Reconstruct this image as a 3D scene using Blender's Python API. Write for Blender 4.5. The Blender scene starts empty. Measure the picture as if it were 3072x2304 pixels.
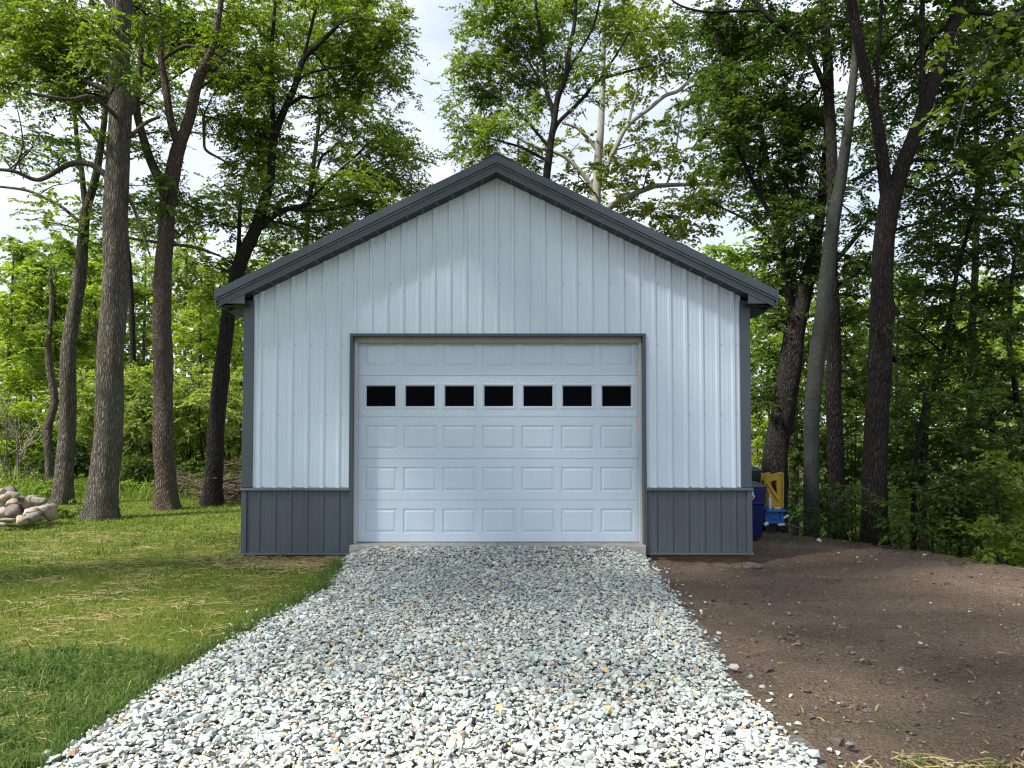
import bpy, bmesh, math, random
import numpy as np
from mathutils import Vector, noise as mnoise

SC = bpy.context.scene
COL = SC.collection
R = math.radians
rng = np.random.default_rng(7)
random.seed(7)

# ------------------------------------------------------------------ camera
FPX, AX, AY, PITCH = 2308.0, 1536.0, 1184.4, R(2.0)
CAM = np.array([0.22, -11.13, 1.90])
cd = bpy.data.cameras.new('camera')
cd.sensor_fit = 'HORIZONTAL'; cd.sensor_width = 36.0
cd.lens = FPX / 3072 * 36.0
cd.shift_y = (AY - 1152.0) / 3072
cd.clip_end = 2000
cam = bpy.data.objects.new('camera', cd); COL.objects.link(cam)
cam.location = CAM; cam.rotation_euler = (R(90) + PITCH, 0, 0)
SC.camera = cam

# ------------------------------------------------------------------ sky, sun, exposure
SUN_DIR = Vector((-0.55, -0.34, 0.78)).normalized()      # towards the sun
w = bpy.data.worlds.new('World'); SC.world = w; w.use_nodes = True
nt = w.node_tree; nt.nodes.clear()
out = nt.nodes.new('ShaderNodeOutputWorld'); bg = nt.nodes.new('ShaderNodeBackground')
sky = nt.nodes.new('ShaderNodeTexSky'); sky.sky_type = 'NISHITA'; sky.sun_disc = False
sky.sun_elevation = math.asin(SUN_DIR.z)
sky.sun_rotation = math.atan2(SUN_DIR.x, SUN_DIR.y)
sky.air_density = 1.0; sky.dust_density = 1.5
tc = nt.nodes.new('ShaderNodeTexCoord'); mp = nt.nodes.new('ShaderNodeMapping')
mp.inputs['Scale'].default_value = (2.2, 2.2, 4.5)
nz = nt.nodes.new('ShaderNodeTexNoise'); nz.inputs['Scale'].default_value = 1.3
nz.inputs['Detail'].default_value = 6; nz.inputs['Roughness'].default_value = 0.55
rp = nt.nodes.new('ShaderNodeValToRGB')
rp.color_ramp.elements[0].position = 0.30; rp.color_ramp.elements[0].color = (0.42, 0.42, 0.42, 1)
rp.color_ramp.elements[1].position = 0.62; rp.color_ramp.elements[1].color = (1, 1, 1, 1)
mx = nt.nodes.new('ShaderNodeMix'); mx.data_type = 'RGBA'
mx.inputs[7].default_value = (5.9, 6.3, 7.1, 1)         # thin bright cloud
nt.links.new(tc.outputs['Generated'], mp.inputs['Vector']); nt.links.new(mp.outputs['Vector'], nz.inputs['Vector'])
nt.links.new(nz.outputs['Fac'], rp.inputs['Fac']); nt.links.new(rp.outputs['Color'], mx.inputs[0])
nt.links.new(sky.outputs['Color'], mx.inputs[6]); nt.links.new(mx.outputs[2], bg.inputs['Color'])
bg.inputs['Strength'].default_value = 0.1
nt.links.new(bg.outputs['Background'], out.inputs['Surface'])

sl = bpy.data.lights.new('sun', 'SUN'); sl.energy = 4.3; sl.angle = R(6.0); sl.color = (1.0, 0.95, 0.86)
sun = bpy.data.objects.new('sun', sl); COL.objects.link(sun)
sun.location = (-30, -30, 60)
sun.rotation_euler = SUN_DIR.to_track_quat('Z', 'Y').to_euler()

SC.view_settings.view_transform = 'Standard'; SC.view_settings.look = 'None'
SC.view_settings.exposure = 0.95; SC.view_settings.gamma = 1.0
SC.view_settings.use_curve_mapping = False
SC.render.engine = 'CYCLES'
cy = SC.cycles
cy.max_bounces = 6; cy.diffuse_bounces = 3; cy.glossy_bounces = 3; cy.transmission_bounces = 4
cy.transparent_max_bounces = 4; cy.sample_clamp_indirect = 6.0
cy.use_adaptive_sampling = True; cy.adaptive_threshold = 0.02
cy.use_denoising = True
try:
    cy.denoiser = 'OPENIMAGEDENOISE'; cy.denoising_input_passes = 'RGB_ALBEDO_NORMAL'; cy.denoising_prefilter = 'ACCURATE'
except Exception:
    pass
cy.filter_width = 1.2
cy.caustics_reflective = False; cy.caustics_refractive = False

# ------------------------------------------------------------------ pixel (2212 wide copy of the photo) to world
K = 3072 / 2212.0
def ray(u, v):
    X = (u * K - AX) / FPX; Y = (AY - v * K) / FPX
    return np.array([X, math.cos(PITCH) - math.sin(PITCH) * Y, math.sin(PITCH) + math.cos(PITCH) * Y])
def at(u, v, d):
    r = ray(u, v); return CAM + r * (d / r[1])
def onz(u, v, z):
    r = ray(u, v); return CAM + r * ((z - CAM[2]) / r[2])
def px(d): return K / FPX * d                              # metres for one such pixel at distance d

# ------------------------------------------------------------------ materials
def srgb(r, g, b):
    f = lambda c: ((c / 255 + 0.055) / 1.055) ** 2.4 if c > 10 else c / 255 / 12.92
    return (f(r), f(g), f(b), 1)
class NM:
    def __init__(s, name):
        s.m = bpy.data.materials.new(name); s.m.use_nodes = True
        s.t = s.m.node_tree; s.n = s.t.nodes; s.l = s.t.links
        s.b = s.n['Principled BSDF']; s.o = s.n['Material Output']
    def add(s, typ, **kw):
        n = s.n.new(typ)
        for k, v in kw.items():
            if k in n.inputs: n.inputs[k].default_value = v
            else: setattr(n, k, v)
        return n
    def link(s, a, b): s.l.new(a, b)
    def coord(s, scale=(1, 1, 1), kind='Object'):
        t = s.add('ShaderNodeTexCoord'); m = s.add('ShaderNodeMapping'); m.inputs['Scale'].default_value = scale
        s.link(t.outputs[kind], m.inputs['Vector']); return m.outputs['Vector']
    def geo_pos(s, scale=(1, 1, 1)):
        t = s.add('ShaderNodeNewGeometry'); m = s.add('ShaderNodeMapping'); m.inputs['Scale'].default_value = scale
        s.link(t.outputs['Position'], m.inputs['Vector']); return m.outputs['Vector']
    def noise(s, vec, scale, detail=4, rough=0.55):
        n = s.add('ShaderNodeTexNoise'); n.inputs['Scale'].default_value = scale
        n.inputs['Detail'].default_value = detail; n.inputs['Roughness'].default_value = rough
        if vec is not None: s.link(vec, n.inputs['Vector'])
        return n.outputs['Fac']
    def ramp(s, fac, stops, interp='LINEAR'):
        r = s.add('ShaderNodeValToRGB'); r.color_ramp.interpolation = interp
        e = r.color_ramp.elements
        while len(e) < len(stops): e.new(0.5)
        for i, (p, c) in enumerate(stops):
            e[i].position = p; e[i].color = c if len(c) == 4 else (*c, 1)
        s.link(fac, r.inputs['Fac']); return r.outputs['Color']
    def mix(s, fac, a, b, mode='MIX'):
        m = s.add('ShaderNodeMix', data_type='RGBA', blend_type=mode)
        for i, v in ((0, fac), (6, a), (7, b)):
            if hasattr(v, 'is_linked'): s.link(v, m.inputs[i])
            else: m.inputs[i].default_value = v
        return m.outputs[2]
    def math(s, op, a, b=0.0):
        m = s.add('ShaderNodeMath', operation=op)
        for i, v in ((0, a), (1, b)):
            if hasattr(v, 'is_linked'): s.link(v, m.inputs[i])
            else: m.inputs[i].default_value = v
        return m.outputs[0]
    def bump(s, h, strength=0.5, dist=0.01):
        b = s.add('ShaderNodeBump'); b.inputs['Strength'].default_value = strength; b.inputs['Distance'].default_value = dist
        s.link(h, b.inputs['Height']); s.link(b.outputs['Normal'], s.b.inputs['Normal'])
    def base(s, c, rough=0.6, spec=0.4, metal=0.0):
        if hasattr(c, 'is_linked'): s.link(c, s.b.inputs['Base Color'])
        else: s.b.inputs['Base Color'].default_value = c
        if hasattr(rough, 'is_linked'): s.link(rough, s.b.inputs['Roughness'])
        else: s.b.inputs['Roughness'].default_value = rough
        s.b.inputs['Specular IOR Level'].default_value = spec; s.b.inputs['Metallic'].default_value = metal
        return s.m

def m_leaf(name, c0, c1, c2, trans=0.5, rough=0.5):
    k = NM(name); g = k.add('ShaderNodeNewGeometry')
    vec = k.geo_pos()
    big = k.noise(vec, 0.55, 2)
    f = k.math('ADD', k.math('MULTIPLY', g.outputs['Random Per Island'], 0.6), k.math('MULTIPLY', k.math('SUBTRACT', big, 0.3), 0.9))
    col = k.ramp(f, [(0.05, c0), (0.5, c1), (0.95, c2)])
    k.base(col, rough, 0.35)
    tr = k.add('ShaderNodeBsdfTranslucent')
    tcol = k.mix(1.0, col, (1.85, 1.75, 0.6, 1), 'MULTIPLY')
    k.link(tcol, tr.inputs['Color'])
    ms = k.add('ShaderNodeMixShader'); ms.inputs[0].default_value = trans
    k.link(k.b.outputs[0], ms.inputs[1]); k.link(tr.outputs[0], ms.inputs[2]); k.link(ms.outputs[0], k.o.inputs['Surface'])
    return k.m
def m_bark(name, dark, light, sx=11, sz=2.0, moss=None, rough_h=0.03, rw=1.0):
    k = NM(name)
    v = k.coord((sx, sx, sz))
    wob = k.noise(v, 0.8, 3)
    vv = k.add('ShaderNodeVectorMath', operation='ADD'); k.link(v, vv.inputs[0])
    wv = k.add('ShaderNodeCombineXYZ'); k.link(k.math('MULTIPLY', wob, 0.9), wv.inputs[0]); k.link(k.math('MULTIPLY', wob, -0.8), wv.inputs[1])
    k.link(wv.outputs[0], vv.inputs[1])
    vo = k.add('ShaderNodeTexVoronoi', feature='DISTANCE_TO_EDGE'); vo.inputs['Scale'].default_value = 1.6
    k.link(vv.outputs[0], vo.inputs['Vector'])
    ridge = k.math('MINIMUM', k.math('MULTIPLY', vo.outputs['Distance'], 3.2), 1.0)
    fine = k.noise(k.coord((60, 60, 16)), 1.0, 5, 0.65)
    h = k.math('ADD', k.math('MULTIPLY', ridge, rw), k.math('ADD', k.math('MULTIPLY', fine, 0.55), (1 - rw) * 0.6))
    col = k.ramp(k.math('MULTIPLY', h, 0.7), [(0.12, dark), (0.5, tuple((a + b) / 2 for a, b in zip(dark, light))), (0.95, light)])
    patch = k.noise(k.coord((1.5, 1.5, 0.8)), 1.2, 3)
    col = k.mix(k.math('MULTIPLY', k.ramp_v(patch, 0.42, 0.68), 0.55), col, tuple(0.55 * c for c in light[:3]) + (1,))
    if moss:
        col = k.mix(k.math('MULTIPLY', k.ramp_v(k.noise(k.coord((2, 2, 1.2)), 1.6, 4), 0.5, 0.72), 0.6), col, moss)
    k.bump(h, 1.0, rough_h)
    return k.base(col, 0.9, 0.15)
def ramp_v(s, fac, a, b):
    r = s.add('ShaderNodeMapRange'); r.inputs['From Min'].default_value = a; r.inputs['From Max'].default_value = b
    s.link(fac, r.inputs['Value']); return r.outputs['Result']
NM.ramp_v = ramp_v

def m_paint(name, c, rough=0.45, spec=0.4, streak=0.06, bump=0.0):
    k = NM(name)
    n1 = k.noise(k.geo_pos((3, 3, 0.5)), 1.0, 4); n2 = k.noise(k.geo_pos((40, 40, 3)), 1.0, 3)
    f = k.math('ADD', k.math('MULTIPLY', n1, 0.6), k.math('MULTIPLY', n2, 0.4))
    lo = tuple(max(0, x * (1 - 2.2 * streak)) for x in c[:3]) + (1,); hi = tuple(min(1, x * (1 + streak)) for x in c[:3]) + (1,)
    col = k.ramp(f, [(0.3, lo), (0.7, hi)])
    rr = k.ramp_v(n1, 0.2, 0.8)
    rgh = k.math('ADD', rough - 0.06, k.math('MULTIPLY', rr, 0.12))
    if bump: k.bump(k.noise(k.geo_pos((6, 6, 2)), 1.0, 2), bump, 0.01)
    return k.base(col, rgh, spec)

M = {}
M['white_metal'] = m_paint('white_metal', (0.615, 0.718, 0.835, 1), 0.42, 0.4, 0.03, 0.15)
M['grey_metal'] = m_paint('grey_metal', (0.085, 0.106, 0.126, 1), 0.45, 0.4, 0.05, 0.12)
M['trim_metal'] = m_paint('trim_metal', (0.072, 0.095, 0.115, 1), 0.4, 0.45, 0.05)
M['ledge_metal_lit'] = m_paint('ledge_metal_lit', (0.17, 0.20, 0.23, 1), 0.35, 0.5, 0.05)  # lighter than the trim: the ledge's highlight is put into its colour
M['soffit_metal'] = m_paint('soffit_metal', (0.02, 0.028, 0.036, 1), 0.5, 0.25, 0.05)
M['door_paint'] = m_paint('door_paint', (0.615, 0.712, 0.82, 1), 0.5, 0.35, 0.025, 0.08)
M['stop_vinyl'] = m_paint('stop_vinyl', (0.62, 0.62, 0.60, 1), 0.5, 0.3, 0.04)
M['header_board_shaded'] = m_paint('header_board_shaded', (0.36, 0.33, 0.27, 1), 0.6, 0.3, 0.08)  # tan instead of stop white: shade at the door head put into the colour
k = NM('pane_glass'); k.base((0.0015, 0.0015, 0.003, 1), k.math('ADD', 0.05, k.math('MULTIPLY', k.noise(k.geo_pos((2, 2, 2)), 3, 2), 0.1)), 0.02); M['pane'] = k.m
k = NM('screw_metal'); k.base(k.ramp(k.noise(k.geo_pos(), 40, 2), [(0.3, (0.2, 0.22, 0.25)), (0.7, (0.35, 0.37, 0.4))]), 0.4, 0.5); M['screw'] = k.m
k = NM('concrete'); cc = k.noise(k.geo_pos((4, 4, 8)), 2, 6, 0.6)
k.bump(k.noise(k.geo_pos(), 60, 4), 0.4, 0.006); k.base(k.ramp(cc, [(0.3, (0.27, 0.26, 0.25)), (0.7, (0.43, 0.42, 0.40))]), 0.85, 0.2); M['concrete'] = k.m
k = NM('grade_board'); k.base(k.ramp(k.noise(k.geo_pos((2, 2, 30)), 2, 5), [(0.3, (0.06, 0.036, 0.022)), (0.7, (0.15, 0.10, 0.065))]), 0.9, 0.15); M['grade_board'] = k.m

def m_plastic(name, c, rough=0.45):
    k = NM(name); n = k.noise(k.coord((1, 1, 1)), 9, 5)
    k.bump(k.noise(k.coord(), 120, 2), 0.15, 0.003)
    return k.base(k.ramp(n, [(0.3, tuple(x * 0.75 for x in c)), (0.7, c)]), rough, 0.35)
M['blue_bin'] = m_plastic('blue_bin_plastic', (0.006, 0.011, 0.105), 0.4)
M['green_bin'] = m_plastic('green_bin_plastic', (0.012, 0.03, 0.032), 0.45)
M['bin_lid'] = m_plastic('bin_lid_plastic', (0.10, 0.12, 0.125), 0.55)
M['black'] = m_plastic('black_plastic', (0.014, 0.014, 0.016), 0.6)
M['yellow'] = m_plastic('yellow_plastic', (0.60, 0.38, 0.035), 0.5)
M['toy_blue'] = m_plastic('toy_blue_plastic', (0.03, 0.17, 0.55), 0.45)
M['white_plastic'] = m_plastic('white_plastic', (0.75, 0.77, 0.8), 0.4)
M['cream_plastic'] = m_plastic('cream_plastic', (0.75, 0.66, 0.42), 0.5)

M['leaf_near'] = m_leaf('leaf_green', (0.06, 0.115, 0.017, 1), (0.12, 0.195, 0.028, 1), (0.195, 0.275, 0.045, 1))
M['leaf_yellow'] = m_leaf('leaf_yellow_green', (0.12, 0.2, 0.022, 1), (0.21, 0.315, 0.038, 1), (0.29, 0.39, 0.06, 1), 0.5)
M['leaf_shaded'] = m_leaf('leaf_shaded_green', (0.024, 0.056, 0.012, 1), (0.05, 0.098, 0.018, 1), (0.098, 0.16, 0.03, 1), 0.5)  # shaded copy of the green leaf: the wood's shade put into the colour
M['leaf_syc'] = m_leaf('leaf_sycamore', (0.08, 0.115, 0.02, 1), (0.14, 0.185, 0.03, 1), (0.2, 0.235, 0.05, 1), 0.5)
M['leaf_shrub'] = m_leaf('leaf_shrub', (0.135, 0.2, 0.05, 1), (0.25, 0.33, 0.095, 1), (0.35, 0.42, 0.15, 1), 0.5)
M['leaf_far'] = m_leaf('leaf_far', (0.085, 0.145, 0.036, 1), (0.16, 0.24, 0.06, 1), (0.24, 0.32, 0.09, 1), 0.5)
M['bark_grey'] = m_bark('bark_grey', (0.042, 0.036, 0.029, 1), (0.22, 0.195, 0.165, 1), 21, 2.6, (0.05, 0.052, 0.028, 1))
M['bark_brown'] = m_bark('bark_brown', (0.04, 0.029, 0.024, 1), (0.22, 0.17, 0.14, 1), 24, 4.0)
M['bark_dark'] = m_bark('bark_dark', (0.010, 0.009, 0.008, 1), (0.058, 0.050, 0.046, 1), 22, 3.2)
M['bark_smooth'] = m_bark('bark_smooth_grey', (0.032, 0.036, 0.033, 1), (0.115, 0.122, 0.11, 1), 10.0, 5.0, (0.024, 0.036, 0.026, 1), 0.015, 0.45)
M['bark_pale'] = m_bark('bark_pale', (0.15, 0.14, 0.115, 1), (0.38, 0.37, 0.33, 1), 3.5, 1.5, (0.15, 0.13, 0.09, 1), 0.006, 0.35)
M['twig'] = m_bark('bark_twig', (0.02, 0.016, 0.012, 1), (0.08, 0.068, 0.055, 1), 30, 10)
M['deadwood'] = m_bark('dead_wood', (0.16, 0.13, 0.10, 1), (0.42, 0.37, 0.30, 1), 30, 6, None, 0.006)

M['brush'] = m_bark('brush_wood', (0.05, 0.036, 0.026, 1), (0.20, 0.155, 0.115, 1), 30, 6, None, 0.006)
# ------------------------------------------------------------------ mesh helpers
def tag(o, label=None, cat=None, group=None, kind=None):
    if label: o['label'] = label
    if cat: o['category'] = cat
    if group: o['group'] = group
    if kind: o['kind'] = kind
    return o
def empty(name, loc=(0, 0, 0), label=None, cat=None, group=None):
    o = bpy.data.objects.new(name, None); COL.objects.link(o); o.location = loc; o.empty_display_size = 0.2
    return tag(o, label, cat, group)
def obj(name, me, mat=None, parent=None):
    if mat is not None and len(me.materials) == 0: me.materials.append(M[mat] if isinstance(mat, str) else mat)
    o = bpy.data.objects.new(name, me); COL.objects.link(o)
    if parent is not None: o.parent = parent
    return o
def np_mesh(name, V, Fq, smooth=False):
    """V (n,3); Fq (m,k) one polygon size"""
    V = np.asarray(V, np.float32); Fq = np.asarray(Fq, np.int32)
    me = bpy.data.meshes.new(name); me.vertices.add(len(V)); me.vertices.foreach_set('co', V.ravel())
    n, kk = Fq.shape
    me.loops.add(n * kk); me.loops.foreach_set('vertex_index', Fq.ravel())
    me.polygons.add(n); me.polygons.foreach_set('loop_start', np.arange(n, dtype=np.int32) * kk)
    try: me.polygons.foreach_set('loop_total', np.full(n, kk, np.int32))
    except Exception: pass
    me.update(calc_edges=True)
    me.polygons.foreach_set('use_smooth', np.full(n, smooth)); return me
class MB:
    def __init__(s): s.v = []; s.f = []
    def face(s, pts):
        i = len(s.v); s.v += [tuple(p) for p in pts]; s.f.append(list(range(i, i + len(pts)))); return s
    def box(s, x0, x1, y0, y1, z0, z1):
        i = len(s.v)
        s.v += [(x0, y0, z0), (x1, y0, z0), (x1, y1, z0), (x0, y1, z0), (x0, y0, z1), (x1, y0, z1), (x1, y1, z1), (x0, y1, z1)]
        s.f += [[i + a for a in q] for q in ((0, 3, 2, 1), (4, 5, 6, 7), (0, 1, 5, 4), (1, 2, 6, 5), (2, 3, 7, 6), (3, 0, 4, 7))]; return s
    def prism(s, poly, axis, a, b):
        """extrude 2-D polygon along an axis ('y': poly = (x,z); 'x': (y,z); 'z': (x,y))"""
        mk = {'y': lambda p, t: (p[0], t, p[1]), 'x': lambda p, t: (t, p[0], p[1]), 'z': lambda p, t: (p[0], p[1], t)}[axis]
        i = len(s.v); n = len(poly)
        s.v += [mk(p, a) for p in poly] + [mk(p, b) for p in poly]
        s.f += [list(range(i, i + n)), list(range(i + 2 * n - 1, i + n - 1, -1))]
        s.f += [[i + j, i + n + j, i + n + (j + 1) % n, i + (j + 1) % n] for j in range(n)]; return s
    def build(s, name, mat, parent=None, bevel=0.0, smooth=False, off=(0, 0, 0)):
        me = bpy.data.meshes.new(name)
        me.from_pydata([(a - off[0], b - off[1], c - off[2]) for a, b, c in s.v], [], s.f); me.update()
        bm = bmesh.new(); bm.from_mesh(me)
        bmesh.ops.recalc_face_normals(bm, faces=bm.faces)
        if bevel:
            bmesh.ops.remove_doubles(bm, verts=bm.verts, dist=1e-5)
            bmesh.ops.bevel(bm, geom=[e for e in bm.edges if e.calc_face_angle(0) > 0.5], offset=bevel, segments=2, affect='EDGES', profile=0.6)
        if smooth:
            for f in bm.faces: f.smooth = True
        bm.to_mesh(me); bm.free()
        return obj(name, me, mat, parent)
def tube(P, Rr, sides=10, cap=True):
    """V, quads for a tube along points P with radii Rr"""
    P = np.asarray(P, float); Rr = np.asarray(Rr, float); n = len(P)
    T = np.gradient(P, axis=0); T /= np.linalg.norm(T, axis=1)[:, None] + 1e-9
    ref = np.array([1.0, 0.0, 0.0]) if abs(T[:, 0]).mean() < 0.8 else np.array([0, 1.0, 0])
    A = np.cross(T, ref); A /= np.linalg.norm(A, axis=1)[:, None] + 1e-9
    B = np.cross(T, A)
    th = np.arange(sides) / sides * 2 * math.pi
    V = P[:, None, :] + Rr[:, None, None] * (np.cos(th)[None, :, None] * A[:, None, :] + np.sin(th)[None, :, None] * B[:, None, :])
    i = np.arange(n - 1)[:, None] * sides; j = np.arange(sides)[None, :]; j2 = (j + 1) % sides
    Q = np.stack([i + j, i + j2, i + sides + j2, i + sides + j], -1).reshape(-1, 4)
    return V.reshape(-1, 3), Q
def smooth_path(P, Rr, sub=5):
    P = np.asarray(P, float); Rr = np.asarray(Rr, float); n = len(P)
    oP, oR = [], []
    for i in range(n - 1):
        p0, p1, p2, p3 = P[max(i - 1, 0)], P[i], P[i + 1], P[min(i + 2, n - 1)]
        for t in np.arange(sub) / sub:
            oP.append(0.5 * ((2 * p1) + (-p0 + p2) * t + (2 * p0 - 5 * p1 + 4 * p2 - p3) * t * t + (-p0 + 3 * p1 - 3 * p2 + p3) * t ** 3))
            oR.append(Rr[i] + (Rr[i + 1] - Rr[i]) * t)
    oP.append(P[-1]); oR.append(Rr[-1]); return np.array(oP), np.array(oR)
def join(parts):
    V, Q, k0 = [], [], 0
    for v, q in parts:
        V.append(v); Q.append(np.asarray(q) + k0); k0 += len(v)
    return np.concatenate(V), np.concatenate(Q)
def norm(a): return a / (np.linalg.norm(a, axis=-1, keepdims=True) + 1e-9)
def leaves(rg, O, D, L, k=11, ll=0.09, lw=0.05, droop=0.25, pin=False):
    """kite leaves set along S twigs; returns V (S*k*4,3), quads"""
    S = len(O); up = np.array([0, 0, 1.0])
    side = norm(np.cross(D, up) + rg.normal(0, 0.25, (S, 3))); N = norm(np.cross(side, D)); N *= np.sign(N[:, 2:3] + 1e-6)
    t = np.linspace(0.12, 1.0, k)[None, :, None] * np.ones((S, 1, 1))
    if not pin: t = np.clip(t + rg.normal(0, 0.06, t.shape), 0.05, 1.05)
    P = O[:, None, :] + D[:, None, :] * (L[:, None, None] * t) - up * (droop * L[:, None, None] * t * t)
    sg = np.where(np.arange(k) % 2 == 0, 1.0, -1.0)[None, :, None]
    ang = R(62) + rg.normal(0, 0.12 if pin else 0.4, (S, k, 1)); ang[:, -1] *= 0.1
    ld = D[:, None, :] * np.cos(ang) + side[:, None, :] * sg * np.sin(ang) - up * (0.25 + rg.normal(0, 0.2, (S, k, 1)))
    ld = norm(ld)
    nn = norm(N[:, None, :] + rg.normal(0, 0.25 if pin else 0.5, (S, k, 3)))
    wv = norm(np.cross(nn, ld)); nn = np.cross(ld, wv)
    le = ll * rg.uniform(0.65, 1.3, (S, k, 1)); wi = lw * rg.uniform(0.7, 1.25, (S, k, 1)) * 0.5
    a = P; b = P + ld * le * 0.42 + wv * wi + nn * wi * 0.35; c = P + ld * le - up * le * 0.06; d = P + ld * le * 0.42 - wv * wi + nn * wi * 0.35
    V = np.stack([a, b, c, d], 2).reshape(-1, 3)
    Q = np.arange(len(V)).reshape(-1, 4); return V, Q
def prisms(A, B, ra, rb):
    """three-sided twigs from A to B"""
    S = len(A); D = norm(B - A); x = norm(np.cross(D, np.array([0.3, 0.2, 0.93]))); y = np.cross(D, x)
    V = []
    for Pn, rr in ((A, ra), (B, rb)):
        for a in (0, 2.094, 4.189): V.append(Pn + (x * math.cos(a) + y * math.sin(a)) * rr)
    V = np.stack(V, 1).reshape(-1, 3); i = np.arange(S)[:, None] * 6
    Q = np.concatenate([i + np.array([[a, (a + 1) % 3, 3 + (a + 1) % 3, 3 + a]]) for a in range(3)]); return V, Q
def in_ball(rg, n, p=2.3):
    d = norm(rg.normal(size=(n, 3))); return d * rg.uniform(0, 1, (n, 1)) ** (1 / p)

# ------------------------------------------------------------------ ground shape
CREST = np.array([(3.6, 9.0), (4.2, 5.6), (4.95, 3.3), (6.45, 1.9), (7.5, -0.2), (8.6, -3.5), (10.5, -9.0), (14, -16)])
def crest_s(x, y):
    """signed distance beyond the edge of the dirt pad (positive on the wood side)"""
    x = np.asarray(x, float); y = np.asarray(y, float)
    best = np.full(np.broadcast(x, y).shape, 1e9); sgn = np.ones_like(best)
    for (ax, ay), (bx, by) in zip(CREST[:-1], CREST[1:]):
        dx, dy = bx - ax, by - ay; L2 = dx * dx + dy * dy
        t = np.clip(((x - ax) * dx + (y - ay) * dy) / L2, 0, 1)
        d = np.hypot(x - ax - t * dx, y - ay - t * dy); s = (x - ax) * (-dy) + (y - ay) * dx
        m = d < best; best = np.where(m, d, best); sgn = np.where(m, np.sign(s), sgn)
    return best * sgn
DL = np.array([onz(u, v, 0.0)[:2] for u, v in [(757, 1190), (735, 1215), (700, 1265), (640, 1300), (560, 1340), (480, 1380), (400, 1425), (340, 1465), (270, 1512), (190, 1570), (120, 1620), (60, 1659)]])
DR = np.array([onz(u, v, 0.0)[:2] for u, v in [(1385, 1190), (1410, 1225), (1440, 1262), (1490, 1332), (1525, 1380), (1560, 1432), (1600, 1478), (1640, 1520), (1720, 1592), (1790, 1659)]])
def drive_l(y): return np.interp(y, DL[::-1, 1], DL[::-1, 0])
def drive_r(y): return np.interp(y, DR[::-1, 1], DR[::-1, 0])
def wav(x, y, s, seed=0):
    return (np.sin(x * s + 1.3 * seed) * np.cos(y * s * 1.17 + 0.7 * seed) + 0.5 * np.sin(x * s * 2.3 + y * s * 1.9 + seed) + 0.3 * np.cos(x * s * 4.1 - y * s * 3.7 + 2 * seed)) / 1.8
def gz(x, y):
    x = np.asarray(x, float); y = np.asarray(y, float)
    z = -0.05 + 0.012 * wav(x, y, 1.1, 1)
    right = np.clip((x - 2.0) / 0.9, 0, 1); z = z - 0.075 * right
    ramp = np.clip((y + 1.1) / 0.9, 0, 1) * np.clip(1 - (np.abs(x) - 1.75) / 0.45, 0, 1) * (y < 0.6)
    z = z + 0.115 * ramp
    s = crest_s(x, y); fall = np.clip(s + 0.25, 0, None)
    z = z - np.where(s > -0.25, 0.42 * fall ** 1.25 / (1 + 0.10 * fall ** 1.25), 0.0) * np.clip((x - 2.5) / 2.0, 0, 1)
    z = z + np.clip((-x - 10) / 25, 0, 1) * 0.3 * wav(x, y, 0.25, 3)
    return z
def zone(x, y):
    """0 lawn, 1 drive, 2 dirt, 3 woodland floor"""
    s = crest_s(x, y); r = np.full(np.shape(x), 3)
    lawn = (x < 0.5) & (y < 9.2 + 0.6 * wav(x, y, 0.9, 2)) & (x > -19)
    r = np.where(lawn, 0, r)
    dirt = (x > 0.0) & (s < 0.5) & (y < 11); r = np.where(dirt, 2, r)
    dr = (y < 0.35) & (x > drive_l(y) - 0.05) & (x < drive_r(y) + 0.05); r = np.where(dr, 1, r)
    return r

# ground materials
k = NM('forest_floor'); v = k.geo_pos()
c = k.ramp(k.noise(v, 1.4, 8, 0.7), [(0.28, (0.03, 0.022, 0.014)), (0.5, (0.075, 0.055, 0.03)), (0.62, (0.05, 0.07, 0.02)), (0.8, (0.10, 0.085, 0.05))])
k.bump(k.noise(v, 14, 6, 0.7), 1.0, 0.06); M['floor'] = k.base(c, 0.95, 0.1)
k = NM('lawn_soil'); v = k.geo_pos()
f = k.math('ADD', k.math('MULTIPLY', k.noise(v, 0.7, 4), 0.5), k.math('MULTIPLY', k.noise(v, 9, 6, 0.7), 0.5))
c = k.ramp(f, [(0.30, (0.066, 0.102, 0.015)), (0.47, (0.102, 0.138, 0.021)), (0.58, (0.155, 0.162, 0.042)), (0.74, (0.263, 0.215, 0.096))])
k.bump(k.noise(v, 45, 5, 0.7), 0.9, 0.03); M['lawn'] = k.base(c, 0.95, 0.1)
k = NM('dirt'); v = k.geo_pos()
f = k.math('ADD', k.math('MULTIPLY', k.noise(k.geo_pos((0.5, 1.1, 1)), 0.9, 4), 0.55), k.math('MULTIPLY', k.noise(v, 22, 7, 0.75), 0.45))
c = k.ramp(f, [(0.30, (0.110, 0.079, 0.063)), (0.45, (0.178, 0.132, 0.101)), (0.58, (0.256, 0.192, 0.144)), (0.75, (0.392, 0.312, 0.222))])
gm = k.ramp_v(k.noise(k.geo_pos((0.45, 0.9, 1)), 0.8, 3), 0.54, 0.66)
c = k.mix(k.math('MULTIPLY', gm, 0.5), c, (0.085, 0.085, 0.055, 1))
vo = k.add('ShaderNodeTexVoronoi'); vo.inputs['Scale'].default_value = 38; k.link(v, vo.inputs['Vector'])
c = k.mix(0.75, c, k.ramp(k.noise(v, 52, 6, 0.85), [(0.38, (0.34, 0.32, 0.31)), (0.5, (1.0, 1.0, 1.0)), (0.63, (1.75, 1.72, 1.65))]), 'MULTIPLY')
h = k.math('ADD', k.noise(v, 30, 8, 0.75), k.math('MULTIPLY', vo.outputs['Distance'], 0.6))
k.bump(h, 1.0, 0.06); M['dirt'] = k.base(c, 0.95, 0.12)
k = NM('drive_base'); v = k.geo_pos()
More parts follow.
